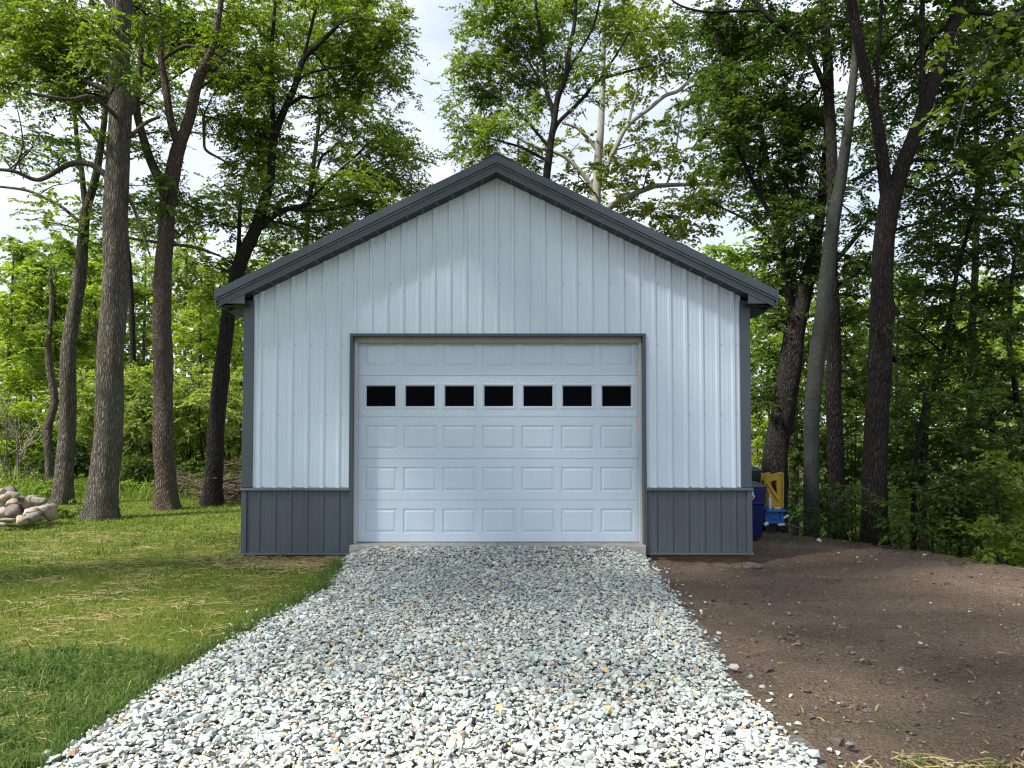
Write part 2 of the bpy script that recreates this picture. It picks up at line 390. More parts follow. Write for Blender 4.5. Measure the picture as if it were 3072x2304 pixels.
k.bump(k.noise(v, 60, 4), 1.0, 0.02); M['drive_base'] = k.base(k.ramp(k.noise(v, 30, 5), [(0.3, (0.07, 0.065, 0.06)), (0.7, (0.2, 0.19, 0.18))]), 0.95, 0.1)

def axis(lo, hi, step, far, growth=1.35):
    a = list(np.arange(lo, hi + 1e-6, step)); s = step
    while a[-1] < far: s *= growth; a.append(a[-1] + s)
    s = step
    while a[0] > -far: s *= growth; a.insert(0, a[0] - s)
    return np.array(a)
gx = axis(-15, 11, 0.13, 420); gy = axis(-10, 14, 0.13, 420)
GX, GY = np.meshgrid(gx, gy, indexing='ij')
GZ = gz(GX, GY)
fr = np.random.default_rng(3)
cxm = (GX[:-1, :-1] + GX[1:, 1:]) / 2; cym = (GY[:-1, :-1] + GY[1:, 1:]) / 2
ZN = zone(cxm, cym)
vz = zone(GX, GY)
GZ = GZ + np.where(vz == 2, 0.016, 0.006) * fr.normal(size=GZ.shape) * (np.abs(GX) < 15) * (np.abs(GY) < 14)
nyv = len(gy)
for zid, nm, mt in ((0, 'lawn', 'lawn'), (1, 'driveway', 'drive_base'), (2, 'dirt_yard', 'dirt'), (3, 'ground', 'floor')):
    I, J = np.where(ZN == zid)
    ids = np.stack([I * nyv + J, (I + 1) * nyv + J, (I + 1) * nyv + J + 1, I * nyv + J + 1], 1)
    un, inv = np.unique(ids, return_inverse=True)
    V = np.stack([GX.ravel()[un], GY.ravel()[un], GZ.ravel()[un]], 1)
    o = obj(nm, np_mesh(nm, V, inv.reshape(-1, 4), True), mt)
    tag(o, {'lawn': 'patchy green lawn with straw left of the gravel drive', 'driveway': 'grey crushed stone driveway leading up to the garage door',
            'dirt_yard': 'bare brown dirt yard right of the gravel drive', 'ground': 'woodland floor behind the lawn and garage'}[nm], kind='structure')
    if nm == 'driveway': DRIVE = o

# ------------------------------------------------------------------ garage
GA = empty('garage', (0, 0, 0), 'white metal garage with grey wainscot, grey gable roof and overhead door', 'garage')
XW, SL, ZB = 3.6575, 0.49, 0.02
ZA = 5.455                                                  # siding height at the ridge
DX0, DX1, DZ1 = -2.105, 2.135, 3.155                        # door opening
def zw(x): return ZA - SL * abs(x)
RIB = 0.2286
def profile():
    """one rib period, x from -RIB/2, toward -y is out"""
    return [(-0.034, 0.0), (-0.016, -0.019), (0.016, -0.019), (0.034, 0.0), (0.070, 0.0), (0.075, -0.0018), (0.087, -0.0018), (0.092, 0.0),
            (0.134, 0.0), (0.139, -0.0018), (0.151, -0.0018), (0.156, 0.0)]
def sheet(name, mat, xa, xb, zlo, zhi, y=0.0):
    """ribbed sheet between xa and xb, split at door edges; zlo / zhi are functions of x"""
    pts = []
    k0 = int(math.floor(xa / RIB)) - 1
    for kk in range(k0, k0 + int((xb - xa) / RIB) + 4):
        for px_, py_ in profile(): pts.append((kk * RIB + px_, py_))
    pts.sort()
    xs = np.array([p[0] for p in pts]); ys = np.array([p[1] for p in pts])
    X = [xa] + [q for q in xs if xa < q < xb] + [xb]
    for e in (DX0, DX1, 0.0):
        if xa < e < xb: X.append(e)
    X = sorted(set(round(q, 5) for q in X))
    mb = MB()
    for a, b in zip(X[:-1], X[1:]):
        mid = (a + b) / 2; lo = zlo(mid)
        ya, yb = np.interp(a, xs, ys) + y, np.interp(b, xs, ys) + y
        if lo >= min(zhi(a), zhi(b)) - 0.01: continue
        mb.face([(a, ya, lo), (b, yb, lo), (b, yb, zhi(b)), (a, ya, zhi(a))])
    return mb.build(name, mat, GA) if mb.f else None
XE = XW - 0.12
def up_lo(x): return DZ1 if DX0 < x < DX1 else 0.945
edges = [-XE] + [i * 0.9144 for i in range(-3, 4)] + [XE]
for a, b in zip(edges[:-1], edges[1:]): sheet('siding_panel', 'white_metal', a, b, up_lo, lambda x: zw(x) + 0.03)
for a, b in ((-XW + 0.03, -2.7432), (-2.7432, DX0)): sheet('wainscot_panel', 'grey_metal', a, b, lambda x: ZB, lambda x: 0.915)
for a, b in ((DX1, 2.7432), (2.7432, XW - 0.03)): sheet('wainscot_panel', 'grey_metal', a, b, lambda x: ZB, lambda x: 0.915)
MB().box(-3.62, DX0 - 0.03, 0.022, 0.10, -0.1, 3.65).build('wall_backing', 'black', GA); MB().box(DX1 + 0.03, 3.62, 0.022, 0.10, -0.1, 3.65).build('wall_backing', 'black', GA)
for s in (-1, 1):
    x0, x1 = sorted((s * (XW + 0.012), s * (XW - 0.135)))
    MB().box(x0, x1, -0.028, 0.05, 0.953, zw(XW) - 0.005).build('corner_trim', 'trim_metal', GA, 0.004)
    x0, x1 = sorted((s * (XW + 0.014), s * (XW - 0.06)))
    MB().box(x0, x1, -0.030, 0.05, ZB - 0.005, 0.905).build('corner_trim', 'grey_metal', GA, 0.004)
    xa, xb = (-XW - 0.03, DX0 - 0.012) if s < 0 else (DX1 + 0.012, XW + 0.03)
    MB().prism([(-0.047, 0.906), (-0.050, 0.920), (-0.030, 0.946), (0.0, 0.952), (0.0, 0.906)], 'x', xa, xb).build('wainscot_cap', 'trim_metal', GA)
    MB().prism([(-0.043, ZB - 0.022), (-0.036, ZB - 0.004), (0.0, ZB + 0.004), (0.0, ZB - 0.022)], 'x', xa - (0.01 if s < 0 else -0.0), xb).build('base_trim', 'trim_metal', GA)
    MB().box(xa + 0.05, xb - 0.05, 0.005, 0.09, -0.32, ZB - 0.023).build('grade_board', 'grade_board', GA, 0.003)
    # door jamb trim and white stop
    xt = DX0 if s < 0 else DX1
    a, b = sorted((xt, xt + s * 0.022)); MB().box(a - (0 if s < 0 else 0.0), b, -0.034, 0.02, 0.06, DZ1 + 0.022).build('door_trim', 'trim_metal', GA, 0.002)
    a, b = sorted((xt, xt - s * 0.018)); MB().box(a, b, -0.03, 0.125, 0.12, DZ1 - 0.002).build('door_jamb', 'trim_metal', GA, 0.002)
    a, b = sorted((xt - s * 0.019, xt - s * 0.062)); MB().box(a, b, 0.10, 0.165, 0.12, DZ1 - 0.10).build('door_stop', 'stop_vinyl', GA, 0.004)
MB().box(DX0 - 0.001, DX1 + 0.001, -0.0345, 0.02, DZ1 + 0.001, DZ1 + 0.0215).build('door_trim', 'trim_metal', GA, 0.002)
MB().box(DX0 + 0.019, DX1 - 0.019, -0.03, 0.125, DZ1 - 0.018, DZ1 - 0.001).build('door_jamb', 'trim_metal', GA, 0.002)
MB().box(DX0 + 0.0195, DX1 - 0.0195, 0.09, 0.168, DZ1 - 0.10, DZ1 - 0.0185).build('door_header', 'header_board_shaded', GA, 0.004)
# slab and side / back walls
MB().box(DX0 + 0.004, 0.012, -0.095, 0.6, -0.35, 0.135).build('slab', 'concrete', GA, 0.008)
MB().box(0.018, DX1 - 0.004, -0.095, 0.6, -0.35, 0.135).build('slab', 'concrete', GA, 0.008)
LEN = 9.14
for s in (-1, 1):
    mb = MB(); x = s * (XW - 0.0); n = int(LEN / RIB); pr = []
    for kk in range(n):
        for a, b in profile(): pr.append((kk * RIB + 0.08 + a, -b))
    pr = [(0.05, 0)] + [p for p in pr if 0.05 < p[0] < LEN] + [(LEN, 0)]
    for (a, ha), (b, hb) in zip(pr[:-1], pr[1:]): mb.face([(x + s * ha, a, 0.95), (x + s * hb, b, 0.95), (x + s * hb, b, 3.6), (x + s * ha, a, 3.6)])
    mb.build('side_siding', 'white_metal', GA)
    mb = MB()
    for (a, ha), (b, hb) in zip(pr[:-1], pr[1:]): mb.face([(x + s * ha, a, ZB), (x + s * hb, b, ZB), (x + s * hb, b, 0.95), (x + s * ha, a, 0.95)])
    mb.build('side_wainscot', 'grey_metal', GA)
MB().face([(-XW, LEN, 0), (XW, LEN, 0), (XW, LEN, 3.66), (0, LEN, ZA), (-XW, LEN, 3.66)]).build('back_siding', 'white_metal', GA)
# roof, rake trim, soffit
OV, XO = 0.305, 3.965
for s in (-1, 1):
    def P(x, z): return (s * x, z)
    mb = MB(); n = int((LEN + 2 * OV) / RIB)
    ys = []
    for kk in range(n + 1):
        yc = -OV + 0.03 + kk * RIB
        ys += [(yc - 0.034, 0), (yc - 0.016, 0.019), (yc + 0.016, 0.019), (yc + 0.034, 0)]
    ys = [(-OV, 0)] + [q for q in ys if -OV < q[0] < LEN + OV] + [(LEN + OV, 0)]
    for (a, ha), (b, hb) in zip(ys[:-1], ys[1:]):
        z0, z1 = zw(0) + 0.235, zw(XO) + 0.235
        mb.face([(0, a, z0 + ha), (0, b, z0 + hb), (s * XO, b, z1 + hb), (s * XO, a, z1 + ha)])
    mb.build('roof_sheet', 'grey_metal', GA)
    MB().prism([P(0.0, ZA + 0.0), P(XO, zw(XO)), P(XO, zw(XO) + 0.22), P(0.0, ZA + 0.22)], 'y', 0.16, LEN + OV - 0.02).build('roof_deck', 'soffit_metal', GA)
    # rake: lower fascia, ledge, upper trim
    MB().prism([P(0.0, ZA + 0.0), P(XO - 0.03, zw(XO - 0.03)), P(XO - 0.03, zw(XO - 0.03) + 0.124), P(0.0, ZA + 0.124)], 'y', -OV, -OV + 0.03).build('fascia', 'grey_metal', GA)
    MB().prism([P(0.0, ZA + 0.035), P(XO - 0.02, zw(XO - 0.02) + 0.035), P(XO - 0.02, zw(XO - 0.02) + 0.05), P(0.0, ZA + 0.05)], 'y', -OV - 0.008, -OV - 0.0005).build('fascia_rib', 'grey_metal', GA)
    mb = MB(); xe = XO - 0.01; pr = [(-OV - 0.001, 0.090), (-OV - 0.034, 0.092), (-OV - 0.036, 0.096), (-OV - 0.010, 0.116), (-OV - 0.001, 0.116)]
    for (ya, za), (yb, zb) in zip(pr, pr[1:] + pr[:1]): mb.face([(0, ya, ZA + za), (s * xe, ya, zw(xe) + za), (s * xe, yb, zw(xe) + zb), (0, yb, ZA + zb)])
    mb.build('fascia_ledge', 'ledge_metal_lit', GA)
    MB().prism([P(0.0, ZA + 0.125), P(XO + 0.02, zw(XO + 0.02) + 0.125), P(XO + 0.02, zw(XO + 0.02) + 0.247), P(0.0, ZA + 0.247)], 'y', -OV - 0.030, -OV + 0.10).build('rake_trim', 'trim_metal', GA, 0.004)
    # soffit planks with lap joints
    nS = 17
    for kk in range(nS):
        a, b = kk * XW / nS, (kk + 1) * XW / nS - 0.006
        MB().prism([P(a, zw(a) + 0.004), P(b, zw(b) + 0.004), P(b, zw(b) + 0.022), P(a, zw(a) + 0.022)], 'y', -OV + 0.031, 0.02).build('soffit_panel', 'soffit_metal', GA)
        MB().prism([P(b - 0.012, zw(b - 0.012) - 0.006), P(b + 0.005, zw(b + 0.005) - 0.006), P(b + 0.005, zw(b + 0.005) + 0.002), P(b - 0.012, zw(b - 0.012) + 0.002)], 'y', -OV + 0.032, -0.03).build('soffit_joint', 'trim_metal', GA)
    # boxed eave
    zs = 3.572
    MB().prism([P(XW - 0.09, zs), P(XO - 0.06, zs), P(XO - 0.06, zw(XO - 0.06) - 0.002), P(XW - 0.09, zw(XW - 0.09) - 0.002)], 'y', -OV + 0.012, -OV + 0.03).build('eave_return', 'grey_metal', GA)
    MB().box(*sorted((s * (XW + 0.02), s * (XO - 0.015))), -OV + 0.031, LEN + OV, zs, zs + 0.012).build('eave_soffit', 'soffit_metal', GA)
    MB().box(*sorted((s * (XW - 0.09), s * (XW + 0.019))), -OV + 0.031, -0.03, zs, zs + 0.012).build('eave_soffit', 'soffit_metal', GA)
    MB().box(*sorted((s * (XO - 0.0145), s * (XO + 0.012))), -OV - 0.02, LEN + OV, zs - 0.03, zw(XO) + 0.20).build('eave_fascia', 'trim_metal', GA, 0.003)
MB().prism([(-0.20, ZA + 0.252 - SL * 0.20), (0, ZA + 0.252), (0.20, ZA + 0.252 - SL * 0.20), (0.20, ZA + 0.262 - SL * 0.20), (0, ZA + 0.275), (-0.20, ZA + 0.262 - SL * 0.20)], 'y', -OV - 0.045, LEN + OV).build('ridge_cap', 'trim_metal', GA)
# screws in the siding, too small to pick apart
mb = MB()
for kx in range(-16, 16):
    for zz in (0.965, 2.0, 3.02, 3.9, 4.5):
        x = kx * RIB + 0.052
        if abs(x) > XE - 0.02 or zz > zw(x) - 0.05 or (DX0 - 0.03 < x < DX1 + 0.03 and zz < DZ1 + 0.04): continue
        n6 = 6; mb.prism([(x + 0.0075 * math.cos(a * math.pi / 3), zz + 0.0075 * math.sin(a * math.pi / 3)) for a in range(n6)], 'y', -0.008, 0.0005)
for kx in range(-16, 16):
    for zz in (0.05,):
        x = kx * RIB + 0.052
        if abs(x) > XE or DX0 - 0.03 < x < DX1 + 0.03: continue
        mb.prism([(x + 0.0075 * math.cos(a * math.pi / 3), zz + 0.0075 * math.sin(a * math.pi / 3)) for a in range(6)], 'y', -0.008, 0.0005)
tag(mb.build('screws', 'screw', GA), kind='stuff')
# overhead door: five sections, seven raised panels or windows each
DO = empty('overhead_door', (0, 0, 0)); DO.parent = GA
DYF = 0.200; DLX, DRX = -2.085, 2.115; HS = 0.6096; DB = 0.142
PW, PH, PP, PX0 = 0.487, 0.357, 0.5795, -1.957
def ring(mb, o, i, yo, yi):
    (a0, a1, c0, c1), (b0, b1, e0, e1) = o, i
    O = [(a0, yo, c0), (a1, yo, c0), (a1, yo, c1), (a0, yo, c1)]; I = [(b0, yi, e0), (b1, yi, e0), (b1, yi, e1), (b0, yi, e1)]
    for j in range(4): mb.face([O[j], O[(j + 1) % 4], I[(j + 1) % 4], I[j]])
def rect(c, g): return (c[0] + g, c[1] - g, c[2] + g, c[3] - g)
mb = MB(); base = (0, PW, 0, PH)                             # recessed panel with raised field, one shared mesh
ring(mb, base, rect(base, 0.004), 0.0, 0.011); ring(mb, rect(base, 0.004), rect(base, 0.020), 0.011, 0.012)
ring(mb, rect(base, 0.020), rect(base, 0.052), 0.012, 0.001)
c4 = rect(base, 0.052); mb.face([(c4[0], 0.001, c4[2]), (c4[1], 0.001, c4[2]), (c4[1], 0.001, c4[3]), (c4[0], 0.001, c4[3])])
pan0 = mb.build('raised_panel', 'door_paint', DO); first = True
for r in range(5):
    z0 = DB + r * HS + 0.003; z1 = DB + (r + 1) * HS - 0.003
    win = r == 3
    ph, pw = (0.381, 0.51) if win else (PH, PW)
    pz = DB + r * HS + (HS - ph) / 2; xo = PX0 - (0.0115 if win else 0)
    mb = MB()
    mb.box(DLX, DRX, DYF, DYF + 0.045, z0, pz); mb.box(DLX, DRX, DYF, DYF + 0.045, pz + ph, z1)
    xs = [DLX] + sum([[xo + c_ * PP, xo + c_ * PP + pw] for c_ in range(7)], []) + [DRX]
    for a, b in zip(xs[0::2], xs[1::2]): mb.box(a, b, DYF, DYF + 0.045, pz, pz + ph)
    mb.build('door_section', 'door_paint', DO)
    if r: MB().box(DLX, DRX, DYF + 0.012, DYF + 0.04, z0 - 0.0055, z0 - 0.0005).build('section_joint', 'door_paint', DO)
    for c_ in range(7):
        x = xo + c_ * PP
        if not win:
            o = pan0 if first else pan0.copy()
            if not first: COL.objects.link(o); o.parent = DO
            first = False; o.location = (x, DYF, pz)
        else:
            mb = MB(); oc = (x, x + pw, pz, pz + ph)
            ring(mb, oc, rect(oc, 0.008), DYF, DYF - 0.010); ring(mb, rect(oc, 0.008), rect(oc, 0.030), DYF - 0.010, DYF - 0.008)
            ring(mb, rect(oc, 0.030), rect(oc, 0.044), DYF - 0.008, DYF + 0.020)
            mb.build('window_frame', 'stop_vinyl' if False else 'door_paint', DO)
            i4 = rect(oc, 0.0435); MB().box(i4[0], i4[1], DYF + 0.0195, DYF + 0.026, i4[2], i4[3]).build('pane', 'pane', DO)
MB().box(DLX + 0.01, DRX - 0.01, DYF + 0.046, DYF + 0.06, DB, DB + 5 * HS).build('door_backing', 'black', DO)
MB().box(DLX, DRX, DYF + 0.006, DYF + 0.04, DB - 0.012, DB + 0.0025).build('bottom_seal', 'black', DO)

# ------------------------------------------------------------------ bins and things beside the garage
def taper(name, mat, parent, w0, d0, w1, d1, z0, z1, bevel=0.03):
    mb = MB()
    a = [(-w0, -d0, z0), (w0, -d0, z0), (w0, d0, z0), (-w0, d0, z0), (-w1, -d1, z1), (w1, -d1, z1), (w1, d1, z1), (-w1, d1, z1)]
    for q in ((0, 3, 2, 1), (4, 5, 6, 7), (0, 1, 5, 4), (1, 2, 6, 5), (2, 3, 7, 6), (3, 0, 4, 7)): mb.face([a[i] for i in q])
    return mb.build(name, mat, parent, bevel)
def wheel(parent, x, y, z, r=0.11, t=0.05):
    V, Q = tube([(x - t / 2, y, z), (x - t / 2, y, z), (x + t / 2, y, z), (x + t / 2, y, z)], [0.01, r, r, 0.01], 16)
    o = obj('wheel', np_mesh('wheel', V, Q, False), 'black', parent); return o
def cart(loc, mat, label, h, wd, rot, symbol):
    e = empty('wheeled_bin', loc, label, 'bin'); e.rotation_euler = (0, 0, rot)
    taper('body', mat, e, wd * 0.40, wd * 0.44, wd * 0.47, wd * 0.55, 0.05, h * 0.66, 0.025)
    taper('upper_body', mat, e, wd * 0.485, wd * 0.57, wd * 0.51, wd * 0.60, h * 0.655, h * 0.925, 0.018)
    taper('rim', mat, e, wd * 0.53, wd * 0.62, wd * 0.53, wd * 0.62, h * 0.926, h * 0.95, 0.006)
    l = taper('lid', 'bin_lid', e, wd * 0.545, wd * 0.65, wd * 0.42, wd * 0.50, h * 0.952, h * 1.0, 0.012)
    MB().box(-wd * 0.3, -wd * 0.2, -wd * 0.52, wd * 0.45, h * 0.985, h * 1.015).box(wd * 0.2, wd * 0.3, -wd * 0.52, wd * 0.45, h * 0.985, h * 1.015).build('rib', 'bin_lid', l, 0.006)
    V, Q = tube([(-wd * 0.4, wd * 0.68, h * 0.92), (-wd * 0.2, wd * 0.74, h * 0.93), (wd * 0.2, wd * 0.74, h * 0.93), (wd * 0.4, wd * 0.68, h * 0.92)], [0.015] * 4, 8)
    obj('handle', np_mesh('handle', V, Q, True), mat, e)
    wheel(e, -wd * 0.42, wd * 0.42, 0.11); wheel(e, wd * 0.42, wd * 0.42, 0.11)
    if symbol:                                              # three chasing arrows, printed white
        mb = MB(); cx0, cz0, ys = 0.02, h * 0.80, -wd * 0.595
        for a in (90, 210, 330):
            def rr(x, z, a=R(a - 90)): return (cx0 + x * math.cos(a) - z * math.sin(a), cz0 + x * math.sin(a) + z * math.cos(a))
            for poly in ([(-0.062, 0.035), (-0.030, 0.085), (0.004, 0.085), (-0.042, 0.018)], [(0.008, 0.085), (0.030, 0.085), (0.048, 0.058), (0.026, 0.046)], [(0.066, 0.068), (0.010, 0.036), (0.066, 0.018)]):
                p2 = [rr(*q) for q in poly]; mb.prism(p2, 'y', ys - 0.004, ys + 0.02)
        mb.build('recycling_symbol', 'white_plastic', e)
    return e
pb = at(1607, 1162, 13.45); cart((pb[0], pb[1], gz(pb[0], pb[1])), 'blue_bin', 'blue wheeled recycling bin with grey lid at the garage corner', 0.97, 0.60, R(-4), True)
pb = at(1592, 1150, 14.75); cart((pb[0], pb[1], gz(pb[0], pb[1])), 'green_bin', 'dark green wheeled bin behind the blue recycling bin', 1.17, 0.66, R(3), False)
# yellow and blue plastic toy
td = 14.35; pt = at(1662, 1148, td); tz = float(gz(pt[0], pt[1])); TOY = empty('plastic_toy', (pt[0], pt[1], tz), 'yellow and blue plastic toy frame standing beside the blue bin', 'toy')
def tp(zx, zy, off=0):                                      # zoomed photo pixel to local x, z
    p = at((2200 + zx / 5.53) / K, (1380 + zy / 5.53) / K, td); return (p[0] - pt[0], p[2] - tz)
outer = [tp(*q) for q in [(445, 330), (455, 300), (490, 245), (600, 220), (705, 190), (745, 186), (762, 215), (768, 300), (765, 540), (756, 775), (570, 770), (545, 640), (500, 480), (450, 400)]]
hole = [tp(*q) for q in [(520, 345), (648, 318), (658, 552)]]
def plate(y0, y1, name, par):
    bm = bmesh.new()
    ov = [bm.verts.new((x, y0, z)) for x, z in outer]; hv = [bm.verts.new((x, y0, z)) for x, z in hole]
    eo = [bm.edges.new((ov[i], ov[(i + 1) % len(ov)])) for i in range(len(ov))]; eh = [bm.edges.new((hv[i], hv[(i + 1) % 3])) for i in range(3)]
    r_ = bmesh.ops.triangle_fill(bm, use_beauty=True, edges=eo + eh)
    fs = [f for f in bm.faces]
    ex = bmesh.ops.extrude_face_region(bm, geom=fs)
    for v_ in [g for g in ex['geom'] if isinstance(g, bmesh.types.BMVert)]: v_.co.y = y1
    bmesh.ops.recalc_face_normals(bm, faces=bm.faces)
    me = bpy.data.meshes.new(name); bm.to_mesh(me); bm.free()
    return obj(name, me, 'yellow', par)
plate(-0.22, -0.17, 'side_frame', TOY); bp = plate(0.15, 0.20, 'side_frame', TOY); bp.location = (-0.10, 0, -0.03)
def strip(a, b, wd, y0, y1, name, mat):
    (x0, z0), (x1, z1) = tp(*a), tp(*b); l = math.hypot(x1 - x0, z1 - z0); nx, nz = -(z1 - z0) / l * wd, (x1 - x0) / l * wd
    return MB().prism([(x0 + nx, z0 + nz), (x1 + nx, z1 + nz), (x1 - nx, z1 - nz), (x0 - nx, z0 - nz)], 'y', y0, y1).build(name, mat, TOY, 0.006)
strip((462, 315), (690, 665), 0.018, -0.245, -0.2205, 'brace', 'yellow')
strip((750, 200), (750, 770), 0.014, -0.245, -0.2205, 'edge_rail', 'yellow')
strip((470, 262), (735, 200), 0.013, -0.24, -0.2205, 'edge_rail', 'yellow')
x0, z0 = tp(468, 1030); x1, z1 = tp(772, 782)
MB().box(x0, x1, -0.20, 0.24, z0, z1).build('tray', 'toy_blue', TOY, 0.012)
MB().box(x0 - 0.012, x1 + 0.012, -0.34, 0.25, z1 - 0.05, z1 - 0.01).build('tray_rim', 'toy_blue', TOY, 0.008)
MB().box(x0 - 0.008, x1 + 0.008, -0.224, 0.25, z0, z0 + 0.035).build('tray_rim', 'toy_blue', TOY, 0.008)
strip((490, 880), (700, 985), 0.016, -0.222, -0.2005, 'tray_brace', 'toy_blue'); strip((700, 870), (480, 975), 0.016, -0.2225, -0.2008, 'tray_brace', 'toy_blue')
strip((735, 850), (735, 985), 0.018, -0.2215, -0.2002, 'tray_brace', 'toy_blue')
a, b = tp(612, 792), tp(716, 765); MB().box(a[0], b[0], -0.235, -0.15, a[1], b[1]).build('ledge', 'cream_plastic', TOY, 0.006)
for sx in (x0 + 0.05, x1 - 0.05):
    for sy in (-0.14, 0.18): MB().box(sx - 0.03, sx + 0.03, sy - 0.03, sy + 0.03, -0.03, z0 + 0.005).build('foot', 'black', TOY, 0.006)
MB().box(x0 + 0.02, x1 - 0.02, -0.12, 0.18, 0.0, z0 + 0.002).build('under_tray', 'black', TOY, 0.01)
a = tp(522, 790); b_ = empty('bottle', (pt[0] + a[0], pt[1] - 0.28, tz + a[1]), 'white capped plastic bottle standing at the yellow toy frame', 'bottle'); b_.scale = (0.48,) * 3
def lathe(name, prof, mat, parent, sides=16):
    V, Q = tube([(0, 0, z) for r_, z in prof], [r_ for r_, z in prof], sides); return obj(name, np_mesh(name, V, Q, True), mat, parent)
lathe('body', [(0.001, 0.0), (0.05, 0.005), (0.055, 0.05), (0.055, 0.36), (0.05, 0.40), (0.028, 0.46), (0.024, 0.48)], 'white_plastic', b_)
lathe('cap', [(0.024, 0.478), (0.034, 0.48), (0.034, 0.545), (0.03, 0.555), (0.001, 0.556)], 'white_plastic', b_)
def rod(name, pts, r_, mat, label, cat):
    pts = np.array(pts); b0 = pts[0].copy(); V, Q = tube(*smooth_path(pts - b0, [r_] * len(pts)), 8)
    o = obj(name, np_mesh(name, V, Q, True), mat); o.location = b0; return tag(o, label, cat)
def zp(zx, zy, d): return at((2200 + zx / 5.53) / K, (1380 + zy / 5.53) / K, d)
rod('pipe', [zp(790, 990, 14.4), zp(850, 955, 14.5), zp(905, 922, 14.6)], 0.022, 'white_plastic', 'short white pipe propped right of the toy tray', 'pipe')
rod('pipe', [zp(738, 1075, 14.1), zp(790, 1072, 14.1), zp(850, 1068, 14.1)], 0.022, 'white_plastic', 'white pipe piece lying on the ground below the toy', 'pipe')
rod('bent_rod', [zp(850, 1064, 14.15), zp(950, 1072, 14.15), zp(1060, 1115, 14.1), zp(1150, 1160, 14.05)], 0.014, 'bin_lid', 'thin bent metal rod lying at the dirt edge', 'rod')
rod('cup', [zp(515, 1080, 14.0), zp(545, 1060, 14.0), zp(575, 1052, 14.0)], 0.035, 'white_plastic', 'small white cup lying under the toy tray', 'cup')

# ------------------------------------------------------------------ stones
def ico(sub):
    bm = bmesh.new(); bmesh.ops.create_icosphere(bm, subdivisions=sub, radius=1.0)
    V = np.array([v_.co[:] for v_ in bm.verts]); Fc = np.array([[v_.index for v_ in f.verts] for f in bm.faces]); bm.free(); return V, Fc
def m_stone(name, stops, mot=0.35, obj_rand=True):
    k = NM(name); g = k.add('ShaderNodeNewGeometry'); oi = k.add('ShaderNodeObjectInfo')
    f = k.math('FRACT', k.math('ADD', g.outputs['Random Per Island'], oi.outputs['Random'])) if obj_rand else oi.outputs['Random']
    col = k.ramp(f, stops, 'CONSTANT')
    n = k.noise(k.geo_pos(), 38, 5, 0.65)
    col = k.mix(mot, col, k.ramp(n, [(0.3, (0.35, 0.35, 0.35)), (0.7, (0.95, 0.95, 0.95))]), 'MULTIPLY')
    k.bump(n, 0.5, 0.008); return k.base(col, 0.85, 0.2)
M['gravel'] = m_stone('gravel_stone', [(0, (0.458, 0.532, 0.496)), (0.13, (0.566, 0.627, 0.590)), (0.25, (0.392, 0.453, 0.447)), (0.37, (0.653, 0.700, 0.654)), (0.46, (0.490, 0.544, 0.556)),
    (0.57, (0.315, 0.352, 0.349)), (0.65, (0.609, 0.599, 0.501)), (0.74, (0.512, 0.482, 0.420)), (0.81, (0.750, 0.750, 0.720)), (0.88, (0.436, 0.425, 0.447)), (0.955, (0.632, 0.493, 0.273)), (0.972, (0.458, 0.303, 0.218)), (0.980, (0.184, 0.196, 0.202))], 0.32)
sg = np.random.default_rng(11)
I1, F1 = ico(1)
protos = []
def hull(n_):
    bm = bmesh.new(); pts = norm(sg.normal(size=(n_, 3))) * sg.uniform(0.8, 1.1, (n_, 1)) * np.array([1.2, 0.9, 0.52]) * sg.uniform(0.82, 1.18, 3)
    for q in pts: bm.verts.new(q)
    r_ = bmesh.ops.convex_hull(bm, input=bm.verts); bmesh.ops.delete(bm, geom=[g for g in r_['geom_interior'] if isinstance(g, bmesh.types.BMVert)], context='VERTS')
    bmesh.ops.triangulate(bm, faces=bm.faces); bmesh.ops.recalc_face_normals(bm, faces=bm.faces); bm.verts.index_update()
    out_ = np.array([q.co[:] for q in bm.verts]), np.array([[q.index for q in f.verts] for f in bm.faces]); bm.free(); return out_
for i in range(18): protos.append(hull(9 + i % 3))
def rotz(a): c_, s_ = np.cos(a), np.sin(a); o_ = np.zeros_like(a); i_ = np.ones_like(a); return np.stack([np.stack([c_, -s_, o_], -1), np.stack([s_, c_, o_], -1), np.stack([o_, o_, i_], -1)], -2)
def rotx(a): c_, s_ = np.cos(a), np.sin(a); o_ = np.zeros_like(a); i_ = np.ones_like(a); return np.stack([np.stack([i_, o_, o_], -1), np.stack([o_, c_, -s_], -1), np.stack([o_, s_, c_], -1)], -2)
def scatter_stones(P, S, tilt=0.45):
    n = len(P); Rm = rotz(sg.uniform(0, 6.28, n)) @ rotx(sg.normal(0, tilt, n)) @ rotz(sg.uniform(0, 6.28, n))
    pi_ = sg.integers(0, len(protos), n); VV, FF_, k0 = [], [], 0
    for j, (pv, pf) in enumerate(protos):
        m_ = pi_ == j; c_ = int(m_.sum())
        V = np.einsum('nij,nkj->nki', Rm[m_], pv[None] * S[m_][:, None, None]) + P[m_][:, None, :]
        VV.append(V.reshape(-1, 3)); FF_.append((pf[None] + (np.arange(c_) * len(pv))[:, None, None]).reshape(-1, 3) + k0); k0 += c_ * len(pv)
    return np.concatenate(VV), np.concatenate(FF_)
sp = 0.0292
X, Y = np.meshgrid(np.arange(-2.9, 2.7, sp), np.arange(-7.7, -0.09, sp), indexing='ij')
X = (X + sg.uniform(-0.5, 0.5, X.shape) * sp).ravel(); Y = (Y + sg.uniform(-0.5, 0.5, Y.shape) * sp).ravel()
edge = np.minimum(X - drive_l(Y), drive_r(Y) - X) + 0.05 * wav(X, Y, 5.0, 4) + sg.normal(0, 0.035, X.shape)
keep = (edge > 0) | ((edge > -0.4) & (sg.uniform(0, 1, edge.shape) < 0.10 * np.exp(edge / 0.11)))
